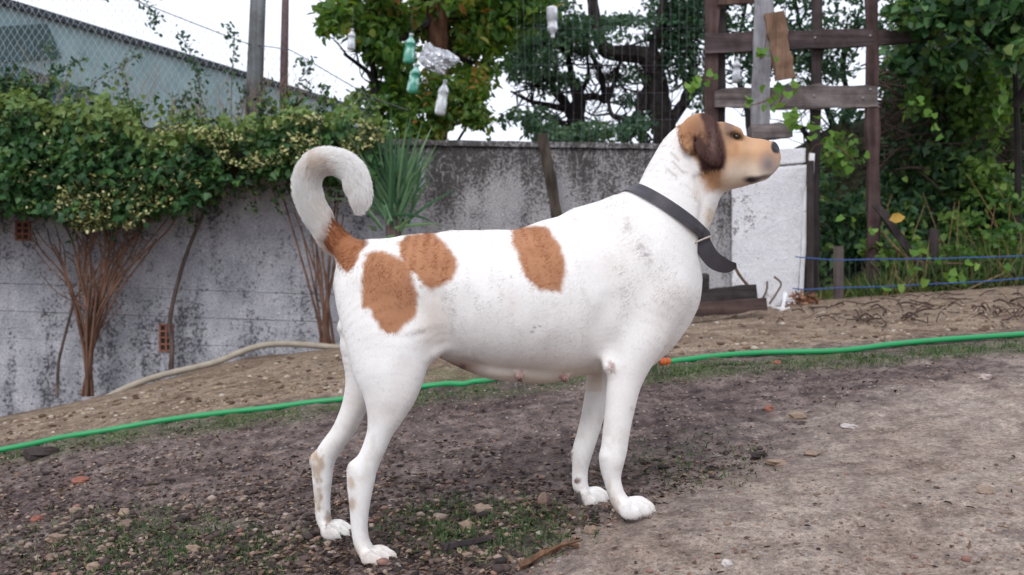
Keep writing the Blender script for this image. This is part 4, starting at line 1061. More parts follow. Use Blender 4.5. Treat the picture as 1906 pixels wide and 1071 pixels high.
# neck and head
add_chain([(1176, 488, 110, 96, 0), (1224, 430, 87, 80, 0), (1247, 398, 77, 70, 0), (1270, 347, 73, 62, 0), (1286, 305, 68, 57, 0), (1297, 285, 61, 54, 0)], .025, -1)
add_chain([(1298, 280, 52, 53, 0), (1326, 283, 53, 57, 0), (1352, 291, 46, 52, 0)], .012, -1)
add_chain([(1356, 296, 48, 46, 0), (1392, 297, 40.5, 38, 0), (1414, 295, 36, 31, 0), (1426, 293, 27, 26, 0)], .012, -1)
add_chain([(1330, 312, 46, 58, 0), (1350, 324, 30, 46, 0), (1385, 329, 15, 30, 0)], .02)                                # jaw
for s in (-1, 1):
    add_chain([(1338, 300, 34, 18, s * 46), (1356, 312, 24, 16, s * 38)], .02)                                         # cheek
    add_chain([(1350, 246, 16, 14, s * 30), (1370, 247, 10, 12, s * 34)], .022)                                         # brow
    add_chain([(1398, 314, 21, 12, s * 27), (1420, 312, 19, 12, s * 19), (1430, 306, 14, 10, s * 12)], .012); add_chain([(1398, 331, 9, 8, s * 25), (1420, 325, 8, 9, s * 16)], .012)             # flews
add_chain([(1438, 273, 10, 13, 0), (1444, 277, 6.5, 9, 0)], .006)                                                       # nose
for s in (-1, 1):
    add_chain([(1368, 254, 8, 6, s * 47), (1376, 257, 6, 5, s * 46)], .008, carve=True)                                # eye socket
    add_chain([(1450, 280, 2.6, 3, s * 9)], .003, carve=True)
# ears, folded back then forward
for s in (-1, 1):
    add_chain([(1322, 229, 11, 8, s * 42), (1302, 234, 24, 8, s * 55), (1286, 249, 24, 7, s * 63), (1285, 269, 17, 6, s * 64)], .008)
    add_chain([(1321, 228, 11, 7, s * 48), (1314, 248, 19, 6, s * 66), (1317, 271, 24, 6, s * 77), (1327, 290, 19, 5.5, s * 79), (1334, 302, 11, 5, s * 77)], .0025, 1)
    add_chain([(1299, 262, 5, 4, s * 70), (1303, 278, 6, 5, s * 72)], .005, carve=True)
# tail curl
add_chain([(690, 496, 44, 40, 0), (664, 479, 31, 30, 0), (640, 460, 25, 25, 0), (611, 430, 22, 22, -2), (586, 397, 21, 22, -6), (571, 357, 22, 24, -10), (576, 324, 22, 24, -14), (597, 305, 21, 24, -18),
           (625, 303, 20, 23, -22), (650, 316, 20, 23, -26), (664, 341, 20, 22, -30), (670, 364, 16, 19, -34), (670, 378, 10, 13, -35)], .02, 1)
# front legs
add_chain([(1222, 545, 56, 44, -62), (1194, 615, 52, 42, -72), (1173, 665, 43, 36, -78), (1163, 705, 34.5, 31, -79), (1157, 740, 28.5, 27, -79), (1152, 770, 25, 25, -79), (1147, 805, 24.5, 24, -79),
           (1143, 835, 24.5, 25, -79), (1139, 856, 23.5, 25, -79), (1138, 874, 20, 21, -79), (1140, 894, 16, 18, -79), (1148, 922, 15.5, 21, -79), (1160, 941, 17, 28, -79)], .018, 1)
add_chain([(1144, 664, 14, 12, -84), (1135, 682, 13, 12, -88)], .02)
add_chain([(1132, 848, 12, 14, -84)], .012)
add_chain([(1205, 545, 58, 46, 62), (1160, 620, 50, 42, 72), (1130, 680, 36, 34, 77), (1115, 725, 25, 27, 78), (1107, 762, 21, 24, 78), (1095, 805, 20, 22, 78),
           (1084, 842, 19, 22, 78), (1080, 872, 15, 17, 78), (1080, 902, 14.5, 19, 78), (1089, 922, 13, 24, 78)], .018, 1)
add_chain([(1062, 848, 6, 6, 80)], .008)
# hind legs
add_chain([(705, 560, 80, 48, -46), (722, 620, 82, 52, -62), (724, 675, 72, 48, -72), (726, 722, 54, 41, -77), (720, 762, 38, 32, -79), (708, 802, 25, 25, -79), (694, 840, 21.5, 21, -79),
           (680, 870, 23, 20, -79), (672, 892, 26, 20, -79), (670, 920, 22, 19, -79), (669, 950, 18, 17.5, -79), (669, 980, 15.5, 17, -79), (673, 1008, 15, 19, -79), (684, 1030, 15, 27, -79)], .018, 1)
add_chain([(662, 872, 13, 12, -78)], .015)
add_chain([(690, 620, 64, 44, 56), (680, 690, 38, 38, 70), (666, 740, 27, 30, 74), (641, 798, 21, 24, 78), (614, 836, 20, 20, 78), (602, 860, 21, 19, 78), (600, 890, 18.5, 17, 78),
           (600, 930, 14.5, 16, 78), (602, 962, 14, 17, 78), (609, 982, 12, 23, 78)], .018, 1)
add_chain([(588, 856, 11, 10, 78)], .012)
add_chain([(790, 610, 34, 34, -70), (800, 645, 20, 22, -62)], .03)                                                      # flank fold
# toes: four to a paw
def paw(x, y, lat, L, r, pitch):
    for j, (dl, dx) in enumerate(((-25, -17), (-9, 1), (8, 9), (23, 3))):
        per = dl * 0.27
        add_chain([(x, y - 4 - per * .2, r * .9, r * .85, lat + dl * .8), (x + L * .6 + dx, y - pitch * .45 - per, r * 1.02, r * .55, lat + dl),
                   (x + L + dx, y + 5 - per - pitch, r * .86, r * .50, lat + dl)], .0015)
        add_chain([(x + L + dx + r * .7, y + 8 - per - pitch, 3, 2.4, lat + dl), (x + L + dx + r * 1.05, y + 13 - per - pitch, 1.8, 1.8, lat + dl)], .003)
def toe_cuts(x, y, lat, L, r, pitch):
    for dl, dx in ((-17, -8), (-.5, 5), (15.5, 6)):
        per = dl * .27
        add_chain([(x + L * .30 + dx, y - r * 1.05 - per, 3, 2.2, lat + dl), (x + L * .95 + dx, y - r * .55 - per - pitch, 5, 2.4, lat + dl), (x + L + dx + r * .6, y + 2 - per - pitch, 5, 2.6, lat + dl)], .004, carve=True)
paw(1165, 945, -78, 32, 15, 2)
paw(684, 1036, -78, 34, 14.5, 2)
paw(1088, 925, 78, 30, 12.5, 2)
paw(609, 986, 78, 30, 12.5, 2)
toe_cuts(1165, 945, -78, 32, 15, 2); toe_cuts(684, 1036, -78, 34, 14.5, 2); toe_cuts(1088, 925, 78, 30, 12.5, 2); toe_cuts(609, 986, 78, 30, 12.5, 2)
# folds: behind the shoulder, along the flank, under the throat
add_chain([(1132, 560, 7, 5, -122), (1128, 610, 8, 6, -116), (1132, 655, 7, 6, -104)], .03, carve=True)
add_chain([(1110, 470, 6, 4, -124), (1122, 520, 7, 4, -124)], .025, carve=True)
add_chain([(806, 560, 7, 5, -114), (812, 605, 8, 6, -108), (822, 640, 7, 6, -92)], .03, carve=True)
add_chain([(1300, 335, 5, 4, -60), (1312, 372, 5, 4, -56), (1306, 415, 5, 4, -54)], .014, carve=True)
for (xa, ya, xb, yb) in ((1246, 282, 1266, 304), (1250, 300, 1274, 326), (1238, 312, 1258, 332)):
    add_chain([(xa, ya, 2.5, 2, -63), ((xa + xb) / 2, (ya + yb) / 2, 3.2, 2.5, -64), (xb, yb, 2.5, 2, -63)], .008, carve=True)
# teats
for (x, y, r) in ((966, 696, 8), (1051, 698, 7)):
    add_chain([(x, y, r, r, -42), (x + 2, y + 9, r * .55, r * .55, -46)], .006)

# surface nets
def surface_nets(S, origin, h):
    ins = S < 0
    nx, ny, nz = S.shape
    c = ins[:-1, :-1, :-1].astype(np.int8)
    tot = np.zeros((nx - 1, ny - 1, nz - 1), np.int8)
    for dx in (0, 1):
        for dy in (0, 1):
            for dz in (0, 1):
                tot += ins[dx:nx - 1 + dx, dy:ny - 1 + dy, dz:nz - 1 + dz]
    cell = np.argwhere((tot > 0) & (tot < 8))
    idx = np.full(tot.shape, -1, np.int32); idx[tuple(cell.T)] = np.arange(len(cell))
    acc = np.zeros((len(cell), 3)); cnt = np.zeros(len(cell))
    corners = [(0, 0, 0), (1, 0, 0), (0, 1, 0), (1, 1, 0), (0, 0, 1), (1, 0, 1), (0, 1, 1), (1, 1, 1)]
    val = [S[cell[:, 0] + a, cell[:, 1] + b, cell[:, 2] + g] for a, b, g in corners]
    for i in range(8):
        for j in range(i + 1, 8):
            df = np.abs(np.array(corners[i]) - corners[j])
            if df.sum() != 1: continue
            m = (val[i] < 0) != (val[j] < 0)
            t = np.where(m, val[i] / np.where(m, val[i] - val[j], 1), 0)
            p = np.array(corners[i]) + t[:, None] * (np.array(corners[j]) - np.array(corners[i]))
            acc += np.where(m[:, None], p, 0); cnt += m
    v = origin + h * (cell + acc / cnt[:, None])
    faces = []
    for ax in range(3):
        a, b = (ax + 1) % 3, (ax + 2) % 3
        sl0 = [slice(None)] * 3; sl1 = [slice(None)] * 3
        sl0[ax] = slice(0, -1); sl1[ax] = slice(1, None)
        d = ins[tuple(sl0)].astype(np.int8) - ins[tuple(sl1)].astype(np.int8)
        e = np.argwhere(d != 0)
        lim = np.array(tot.shape)
        ok = (e[:, a] > 0) & (e[:, b] > 0) & (e[:, a] < lim[a]) & (e[:, b] < lim[b])
        e = e[ok]; sg = d[tuple(e.T)]
        def at(da, db):
            q = e.copy(); q[:, a] += da; q[:, b] += db; return idx[tuple(q.T)]
        q = np.stack([at(-1, -1), at(0, -1), at(0, 0), at(-1, 0)], 1)
        q[sg < 0] = q[sg < 0][:, ::-1]
        faces.append(q)
    return v, np.vstack(faces)
dv, df = surface_nets(SDF, gmin, VX)
# light smoothing that keeps volume
ed = np.unique(np.sort(np.vstack([df[:, [0, 1]], df[:, [1, 2]], df[:, [2, 3]], df[:, [3, 0]]]), 1), axis=0)
deg = np.bincount(ed.ravel(), minlength=len(dv))[:, None]
def lap(a):
    s = np.zeros_like(a)
    for k in range(a.shape[1]):
        s[:, k] = np.bincount(ed[:, 0], a[ed[:, 1], k], len(a)) + np.bincount(ed[:, 1], a[ed[:, 0], k], len(a))
    return s / deg - a
for _ in range(5):
    dv = dv + .55 * lap(dv); dv = dv - .52 * lap(dv)
def vnormals(v, f):
    fn = np.cross(v[f[:, 2]] - v[f[:, 0]], v[f[:, 3]] - v[f[:, 1]])
    o = np.zeros_like(v)
    for k in range(4):
        for a in range(3): o[:, a] += np.bincount(f[:, k], fn[:, a], len(v))
    return norm(o)
dn = vnormals(dv, df)
# soft muscle and rib relief
mus = (fbm(dv[:, 0] * 16 + dv[:, 1] * 9, dv[:, 2] * 11, 5, 2) - .5) * .008
dv = dv + dn * (mus * np.clip((dv[:, 2] - .22) / .1, 0, 1) * np.clip((1.36 - .0 - (dv[:, 0] + 1)) / .1, .25, 1))[:, None]
dn = vnormals(dv, df)

# ---- coat pattern: the animal's own pigment, plus shade painted at ear and creases
def rel(c, ox, oy, k): return [(ox + x * k, oy + y * k) for x, y in c]
hip = rel([(430, 570), (480, 550), (530, 565), (600, 590), (640, 625), (672, 690), (690, 820), (680, 880), (620, 930), (590, 960), (540, 968), (500, 950), (490, 910), (460, 880), (460, 850), (410, 845), (405, 720), (415, 640)], 520, 260, .3735)
rump = rel([(600, 510), (660, 470), (760, 455), (800, 490), (850, 540), (880, 600), (885, 640), (860, 700), (800, 735), (765, 750), (720, 730), (690, 695), (640, 640), (600, 560)], 520, 260, .3735)
side = rel([(748, 60), (940, 60), (985, 120), (1025, 180), (1050, 240), (1050, 340), (1025, 435), (1000, 430), (900, 405), (830, 345), (800, 270), (775, 195), (748, 130)], 700, 400, .3362)
tailb = rel([(265, 395), (330, 430), (440, 492), (446, 520), (408, 562), (380, 620), (338, 660), (300, 630), (225, 520)], 520, 260, .3735)
headp = rel([(480, 215), (478, 170), (540, 60), (620, 50), (1100, 50), (1100, 560), (870, 530), (800, 500), (720, 520), (650, 530), (600, 400), (560, 330), (500, 270)], 1100, 180, .3361)
earf_shade = rel([(610, 60), (690, 90), (720, 185), (744, 260), (750, 340), (738, 398), (700, 402), (640, 420), (606, 410), (596, 340), (570, 280), (566, 226), (596, 214), (636, 262), (640, 215), (618, 150), (600, 105)], 1100, 180, .3361)  # dark flap pigment together with painted shade beneath the flap
def dcol(v, nr):
    """albedo of the coat at surface points v"""
    d = v[:, 1]; px = CX + v[:, 0] / d * F; py = CY - (v[:, 2] - H) / d * F
    nz = (fbm(v[:, 0] * 130, v[:, 2] * 130, 4, 3) - .5) * 7 + (fbm(v[:, 0] * 35, v[:, 2] * 35, 8, 2) - .5) * 8
    near = v[:, 1] < D0 + .03
    grn = fbm(v[:, 0] * 170, v[:, 2] * 90, 27, 3)
    mott = fbm(v[:, 0] * 75, v[:, 2] * 55, 19, 3)
    c = np.tile(np.array([.80, .778, .752]), (len(v), 1))
    def lay(mask, colr):
        nonlocal c
        m = np.clip(mask, 0, 1)[:, None]; c = c * (1 - m) + np.asarray(colr) * m
    soft = fbm(v[:, 0] * 14, v[:, 2] * 14, 61, 3)
    lay((soft - .48) * 1.5, (.74, .68, .635))                                       # faint yellowing
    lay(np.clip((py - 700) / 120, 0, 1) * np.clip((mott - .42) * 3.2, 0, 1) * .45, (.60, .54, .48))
    # browner underside, elbows, flank
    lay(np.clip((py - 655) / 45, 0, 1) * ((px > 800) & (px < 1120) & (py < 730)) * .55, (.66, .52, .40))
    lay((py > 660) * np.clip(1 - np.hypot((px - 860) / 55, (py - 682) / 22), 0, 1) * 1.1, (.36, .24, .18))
    ww = np.clip(1.3 - np.hypot((px - 806) / 26, (py - 590) / 60), 0, 1) * .35
    lay(ww, (.66, .54, .44))
    tan = (.40, .195, .105)
    lay(np.where(near, (polysd(px, py, hip) + nz) / 8 + .5, 0), tan)
    lay(np.where(near, (polysd(px, py, rump) + nz) / 8 + .5, (polysd(px, py, rump) + nz - 6) / 5), tan)
    lay((polysd(px, py, side) + nz) / 8 + .5, tan)
    lay((polysd(px, py, tailb) + nz * .6) / 5 + .5, (.35, .15, .072))
    lay(((polysd(px, py, tailb) + nz * .6) / 5 + .5).clip(0, 1) * np.clip(((px - 612) * .6 - (py - 425)) / 22, 0, 1) * .7, (.13, .06, .04))
    vary = np.clip((fbm(v[:, 0] * 30, v[:, 2] * 45, 15, 3) - .42) * 2.5, 0, 1)
    red = (c[:, 0] - c[:, 2]) > .22
    lay(vary * red * .5, (.29, .125, .065))
    # head mask
    hd = (polysd(px, py, headp) + nz * 1.1) / np.where(py > 330, 18, 8) + .5
    lay(hd, (.46, .265, .145))
    hm = np.clip(hd, 0, 1)
    lay(hm * np.clip(1 - np.hypot((px - 1400) / 46, (py - 276) / 26), 0, 1) * .8, (.66, .42, .26))
    lay(hm * np.clip((py - 288) / 34, 0, 1) * np.clip((px - 1335) / 25, 0, 1) * .85, (.76, .64, .52))
    lay(hm * np.clip(1.25 - np.hypot((px - 1356) / 17, (py - 239) / 28), 0, 1) * .85, (.17, .115, .095))   # grey brow
    lay(hm * np.clip(1.2 - np.hypot((px - 1430) / 20, (py - 306) / 25), 0, 1) * .95, (.23, .185, .18))
    lay(hm * np.clip(1.2 - np.hypot((px - 1370) / 7, (py - 275) / 20), 0, 1) * .5, (.38, .17, .07))
    lay(hm * np.clip(1.2 - np.hypot((px - 1318) / 22, (py - 325) / 22), 0, 1) * .6, (.36, .18, .09))
    lay(hm * np.clip(1.1 - np.hypot((px - 1283) / 26, (py - 240) / 32), 0, 1), (.37, .185, .10))
    lay(hm * np.clip(1.5 - np.hypot((px - 1300) / 22, (py - 258) / 34), 0, 1) * np.clip((px - 1276) / 26, 0, 1) * .8, (.15, .075, .05))
    lay((polysd(px, py, earf_shade) + nz * .3) / 7 + .5, (.075, .04, .034))
    lay(((polysd(px, py, earf_shade)) / 5 + .2).clip(0, 1) * np.clip(1 - np.hypot((px - 1326) / 12, (py - 266) / 32), 0, 1) * .75, (.21, .13, .115))
    lay(np.clip(1.6 - np.hypot((px - 1371) / 10.5, (py - 254 - (px - 1371) * .25) / 6), 0, 1), (.015, .010, .009))
    lay(np.clip(1.4 - np.hypot((px - 1360) / 9, (py - 250) / 4), 0, 1) * .7, (.10, .055, .035))
    lay(np.clip(1.5 - np.hypot((px - 1399) / 14, (py - 335) / 6.5), 0, 1) * (near | True), (.02, .015, .016))
    lay(np.clip(1.4 - np.hypot((px - 1416) / 22, (py - 331 + (px - 1416) * .22) / 4.5), 0, 1) * .85, (.05, .04, .04))
    lay(np.clip((1.1 - np.hypot((px - 1446) / 11, (py - 273) / 13)) * 5, 0, 1), (.016, .015, .018))
    # cream throat tuft, crease shade painted along the neck wrinkles, dirt
    lay(np.clip(1.2 - np.hypot((px - 1322) / 14, (py - 402) / 20), 0, 1) * .6, (.62, .46, .27))
    lay(np.clip(1.2 - np.hypot((px - 1300) / 14, (py - 352) / 30), 0, 1) * .3, (.62, .50, .38))
    for (x0, y0, x1, y1) in ((1249, 284, 1263, 299), (1253, 302, 1272, 322), (1241, 314, 1258, 328), (1233, 252, 1247, 240)):
        ex, ey = x1 - x0, y1 - y0
        t = np.clip(((px - x0) * ex + (py - y0) * ey) / (ex * ex + ey * ey), 0, 1)
        lay(np.clip(1.3 - np.hypot(px - x0 - t * ex, py - y0 - t * ey) / 2.3, 0, 1) * .5 * near, (.34, .28, .25))
    for (x, y, rx, ry, a, q) in ((1194, 462, 7, 9, .7, (.30, .22, .22)), (1206, 474, 9, 4, .6, (.25, .2, .2)), (1212, 487, 4, 6, .5, (.35, .3, .3)), (1168, 415, 6, 14, .35, (.45, .40, .38)),
                                 (1074, 408, 16, 5, .4, (.55, .42, .3)), (952, 516, 4, 3, .5, (.3, .26, .25)), (996, 610, 4, 3, .6, (.3, .26, .26)), (991, 618, 4, 3, .7, (.28, .25, .25)), (1004, 608, 4, 2, .5, (.3, .26, .26)),
                                 (1138, 684, 9, 11, .8, (.42, .31, .29)), (863, 683, 5, 6, .8, (.14, .12, .15)), (967, 700, 7, 10, .9, (.46, .27, .25)), (1052, 702, 7, 9, .9, (.46, .27, .25)), (969, 708, 3, 4, 1, (.06, .03, .04)), (1054, 709, 3, 4, 1, (.06, .03, .04)),
                                 (592, 870, 12, 30, .65, (.42, .32, .23)), (592, 925, 9, 34, .7, (.37, .28, .20)), (612, 965, 10, 14, .65, (.30, .22, .16)), (584, 850, 9, 10, .6, (.45, .33, .22)),
                                 (653, 898, 9, 12, .6, (.50, .38, .28)), (656, 940, 9, 12, .6, (.44, .33, .24)), (660, 1030, 12, 20, .35, (.55, .45, .35)), (1075, 895, 7, 8, .85, (.16, .10, .09)), (1060, 846, 7, 8, .8, (.14, .10, .09)),
                                 (1075, 928, 14, 14, .85, (.10, .085, .08)), (1133, 905, 5, 18, .5, (.42, .33, .25)), (1148, 940, 12, 18, .5, (.50, .40, .31)), (1140, 962, 16, 8, .8, (.16, .13, .13)), (1178, 762, 5, 7, .4, (.45, .35, .25)),
                                 (700, 1040, 14, 9, .25, (.6, .42, .38)), (1199, 958, 9, 5, .25, (.45, .36, .32)), (575, 318, 10, 30, .3, (.50, .38, .28)), (590, 310, 22, 12, .3, (.52, .4, .3))):
        sm = np.clip((1.15 - np.hypot((px - x) / rx, (py - y) / ry)) * 1.6 + (grn - .5) * 2.2, 0, 1) * (np.hypot((px - x) / rx, (py - y) / ry) < 1.7) * np.clip(.85 + 2.2 * (mott - .40), .25, 1.3) * a
        lay(sm * near if y < 840 else sm, q)
    lay(np.clip((py - np.where(px > 900, 905, 980)) / 90, 0, 1) * np.clip((soft - .4) * 3, 0, 1) * .5 * (py > 880), (.52, .43, .34))
    return c, px, py
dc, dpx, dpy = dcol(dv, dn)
nose_m = (np.hypot((dpx - 1446) / 14, (dpy - 276) / 17) < 1).astype(float)

m_skin, nt, out = new_mat('dog_coat'); n = N(nt)
cc = n.attr('coat', 'Color')
fur_n = n.noise(n.mapping(n.pos(), (1, 1, 1)), 210, 4, .7)
cc = n.mix(.12, cc, n.ramp(fur_n, [(.3, .55), (.6, 1.15)]), 'MULTIPLY')
n.pbsdf(out, cc, n.ramp(n.attr('nose'), [(0, .85), (1, .42)]), n.bump(fur_n, .25, .003), n.ramp(n.attr('nose'), [(0, .12), (1, .22)]))
paws_z = float(T(-.26, 1.9))
dog = mesh_obj('dog', dv, df, m_skin, None, True, origin=(-0.05, D0, float(T0(-.05, 2.0))))
tag(dog, 'large white dog with tan patches and curled tail standing in profile on the dirt', 'dog')
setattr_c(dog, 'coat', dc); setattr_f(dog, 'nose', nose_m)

# eyes
m_eye = plain_mat('dark_eye', (.018, .010, .007), .08, .8, 0.2, 40, 0)
for s in (-1, 1):
    c0 = dogP(1370.5, 254.5, s * 40.5)
    b = MB(); ph = np.linspace(0, np.pi, 9); th = np.arange(14) * 2 * np.pi / 14
    vv = [(np.sin(p) * np.cos(t), np.sin(p) * np.sin(t), np.cos(p)) for p in ph for t in th]
    ff = [(i * 14 + j, i * 14 + (j + 1) % 14, (i + 1) * 14 + (j + 1) % 14, (i + 1) * 14 + j) for i in range(8) for j in range(14)]
    b.add(c0 + np.array(vv) * .0050, ff); b.build('eye', m_eye, dog, True)

# fur: strands lying along the limbs
fp = np.vstack([q[0] for q in FLOW]); ft = np.vstack([q[1] for q in FLOW]); fr = np.concatenate([q[2] for q in FLOW])
flow = np.zeros_like(dv); bd = np.full(len(dv), 1e9)
for p_, t_, r_ in zip(fp, ft, fr):
    dd = ((dv - p_) ** 2).sum(1) / r_ ** 2
    m = dd < bd; bd[m] = dd[m]; flow[m] = t_
tail_m = inpoly(dpx, dpy, [(500, 250), (720, 250), (712, 420), (655, 440), (612, 490), (500, 470)]).astype(float)
body_down = np.clip(1 - tail_m, 0, 1)[:, None] * np.array([0, 0, -.55])
flow = norm(flow + body_down)
flow = flow - dn * (flow * dn).sum(1, keepdims=True)
for _ in range(24): flow = flow + .5 * lap(flow)
flow = norm(flow - dn * (flow * dn).sum(1, keepdims=True))
for _ in range(4): tail_m = tail_m + .5 * lap(tail_m[:, None])[:, 0]

NH = 240000
fa = .5 * np.linalg.norm(np.cross(dv[df[:, 2]] - dv[df[:, 0]], dv[df[:, 3]] - dv[df[:, 1]]), axis=1)
fcn = dv[df].mean(1); fnn = norm(dn[df].sum(1))
fcx = CX + fcn[:, 0] / fcn[:, 1] * F; fcy = CY - (fcn[:, 2] - H) / fcn[:, 1] * F
bald = (np.hypot((fcx - 1446) / 15, (fcy - 276) / 18) < 1) | (np.hypot((fcx - 1371) / 9, (fcy - 254) / 6) < 1) | (np.hypot((fcx - 1300) / 5, (fcy - 268) / 12) < 1)
wgt = fa * np.where(bald, 0, 1) * np.where(fnn[:, 1] > .45, .35, 1) * (1 + 1.2 * tail_m[df[:, 0]])
fi = rng.choice(len(df), NH, p=wgt / wgt.sum())
u = rng.random((NH, 2)); q = dv[df[fi]]
root = (q[:, 0] * ((1 - u[:, :1]) * (1 - u[:, 1:])) + q[:, 1] * (u[:, :1] * (1 - u[:, 1:])) + q[:, 2] * u[:, :1] * u[:, 1:] + q[:, 3] * (1 - u[:, :1]) * u[:, 1:])
hn = fnn[fi]; hd_ = flow[df[fi, 0]]; tm = tail_m[df[fi, 0]]
hcol, hx, hy = dcol(root, hn)
hcol = np.clip(hcol * (0.88 + .24 * rng.random((NH, 1)) + .18 * (fbm(root[:, 0] * 240, root[:, 2] * 240, 77, 2)[:, None] - .5) + .20 * tm[:, None] * (hcol[:, :1] > .6)), 0, .95)
length = .0075 + .003 * rng.random(NH)
length *= np.where(hx > 1270, .55, 1) * np.interp(hy, [560, 760], [1, .75]) 
length = np.where((hx > 1160) & (hx < 1345) & (hy > 240) & (hy < 600) & (hx - 1160 + hy > 300), np.maximum(length, .0095), length)
length = length * (1 - tm) + tm * (.015 + .007 * rng.random(NH)) * np.where(hcol[:, 0] < .6, .5, 1)
lift = .085 + .10 * rng.random(NH) + (.42 + .3 * rng.random(NH)) * tm * np.where(hcol[:, 0] > .58, 1, .15)
clump = np.stack([fbm(root[:, 0] * 60, root[:, 2] * 60, s_, 2) - .5 for s_ in (91, 92, 93)], 1)
dirn = norm(hd_ + .25 * clump * (1 - .4 * tm[:, None]) + .14 * rng.normal(size=(NH, 3)))
dirn = norm(dirn - hn * (dirn * hn).sum(1, keepdims=True) * .8)
K = 4
tt = np.linspace(0, 1, K)
pts = root[:, None] + length[:, None, None] * (tt[None, :, None] * dirn[:, None] + (lift[:, None] * (tt - .45 * tt ** 2)[None])[:, :, None] * hn[:, None]) - hn[:, None] * .0008
fo = np.array(dog.location)
cu = bpy.data.hair_curves.new('fur')
cu.add_curves([K] * NH)
cu.attributes['position'].data.foreach_set('vector', (pts - fo).astype(np.float32).ravel())
ra = cu.attributes.get('radius') or cu.attributes.new('radius', 'FLOAT', 'POINT')
ra.data.foreach_set('value', (np.tile(np.array([.00034, .00032, .00024, .00006]), NH) * np.repeat(1 + .25 * tm, K)).astype(np.float32))
ca = cu.attributes.new('hair_color', 'FLOAT_COLOR', 'CURVE')
ca.data.foreach_set('color', np.concatenate([hcol, np.ones((NH, 1))], 1).astype(np.float32).ravel())
m_fur, nt, out = new_mat('fur'); n = N(nt)
pf = n.pbsdf(out, n.attr('hair_color', 'Color'), .8, None, .08)
tr = nt.nodes.new('ShaderNodeBsdfTranslucent'); n.link(tr.inputs[0], n.attr('hair_color', 'Color'))
mx = nt.nodes.new('ShaderNodeMixShader'); mx.inputs[0].default_value = .55
nt.links.new(pf.outputs[0], mx.inputs[1]); nt.links.new(tr.outputs[0], mx.inputs[2]); nt.links.new(mx.outputs[0], out.inputs[0])
cu.materials.append(m_fur)
fur = bpy.data.objects.new('fur', cu); col.objects.link(fur); fur.parent = dog; stuff(fur)
# ------------------------------------------------------------------ dog collar, fitted to the coat
def sdf_at(p):
    g = (np.asarray(p) - gmin) / VX; i = np.clip(np.round(g).astype(int), 0, GN - 1); return SDF[tuple(i.T)]
m_collar = plain_mat('grey_collar_leather', (.038, .033, .040), .5, .45, .25, 40, .3, .001)
ca_ = dogP(1186, 358, 0); cb_ = dogP(1309, 444, 0); cc_ = (ca_ + cb_) / 2; uu = norm(cb_ - ca_); vvv = np.array([0, 1., 0]); axn = norm(np.cross(uu, vvv))
if axn[2] < 0: axn = -axn
NR = 72
def ring_pts(off):
    out = []
    for k in range(NR):
        a = 2 * np.pi * k / NR; d = uu * math.cos(a) + vvv * math.sin(a)
        rr = np.arange(.02, .16, .0008); q = cc_ + axn * off + d * rr[:, None]; s = sdf_at(q); j = np.argmax(s > 0.0)
        out.append(rr[j])
    out = np.array(out)
    for _ in range(6): out = (np.roll(out, 1) + 2 * out + np.roll(out, -1)) / 4
    return out
hwid = .0125; sect = [(-hwid, .0035), (0, .0040), (hwid, .0035), (hwid, .0068), (0, .0072), (-hwid, .0068)]
rads = {o_: ring_pts(o_) for o_ in (-hwid, 0, hwid)}
V = []
for k in range(NR):
    a = 2 * np.pi * k / NR; d = uu * math.cos(a) + vvv * math.sin(a)
    for (o_, e_) in sect: V.append(cc_ + axn * o_ + d * (rads[o_][k] + e_))
Fc = [(k * 6 + j, ((k + 1) % NR) * 6 + j, ((k + 1) % NR) * 6 + (j + 1) % 6, k * 6 + (j + 1) % 6) for k in range(NR) for j in range(6)]
coll = thing('dog_collar', 'wide dark grey collar with a loose hanging end round the dog neck', 'collar', cc_)
mesh_obj('collar_band', np.array(V), Fc, m_collar, coll, False)
# loose end: a flat strap, broad side to the viewer
sp_ = spline([(1298, 428), (1304, 444), (1313, 464), (1326, 482), (1341, 492), (1356, 496), (1371, 494)], 6)
half = np.interp(np.linspace(0, 1, len(sp_)), [0, .3, .6, .8, .95, 1], [15, 16.5, 16, 13, 7, 4])
tg2 = norm(np.gradient(sp_, axis=0)); nr2 = np.stack([-tg2[:, 1], tg2[:, 0]], 1)
V = []
for i in range(len(sp_)):
    lat = -50 + 10 * i / len(sp_)
    for (s, l) in ((-1, -1.6), (1, -1.6), (1, 1.6), (-1, 1.6)):
        q = sp_[i] + nr2[i] * half[i] * s; V.append(dogP(q[0], q[1], lat + l + 5 * s * (i / len(sp_))))
Fc = [(i * 4 + j, i * 4 + (j + 1) % 4, i * 4 + 4 + (j + 1) % 4, i * 4 + 4 + j) for i in range(len(sp_) - 1) for j in range(4)] + [(0, 3, 2, 1), tuple(4 * (len(sp_) - 1) + j for j in range(4))]
mesh_obj('loose_end', np.array(V), Fc, m_collar, coll, False)
m_keep = plain_mat('metal_keeper', (.40, .35, .31), .5, .6, .2, 60, 0, metal=.6)
b = MB(); i = 7; a = sp_[i] - nr2[i] * 17; c = sp_[i] + nr2[i] * 17
b.tube(spline([dogP(a[0], a[1], -47), dogP(a[0], a[1], -53), dogP(*(sp_[i] - nr2[i] * 8), -55), dogP(*(sp_[i] + nr2[i] * 8), -55), dogP(c[0], c[1], -53), dogP(c[0], c[1], -47)], 3), .0022, 8); b.build('keeper_loop', m_keep, coll, True)

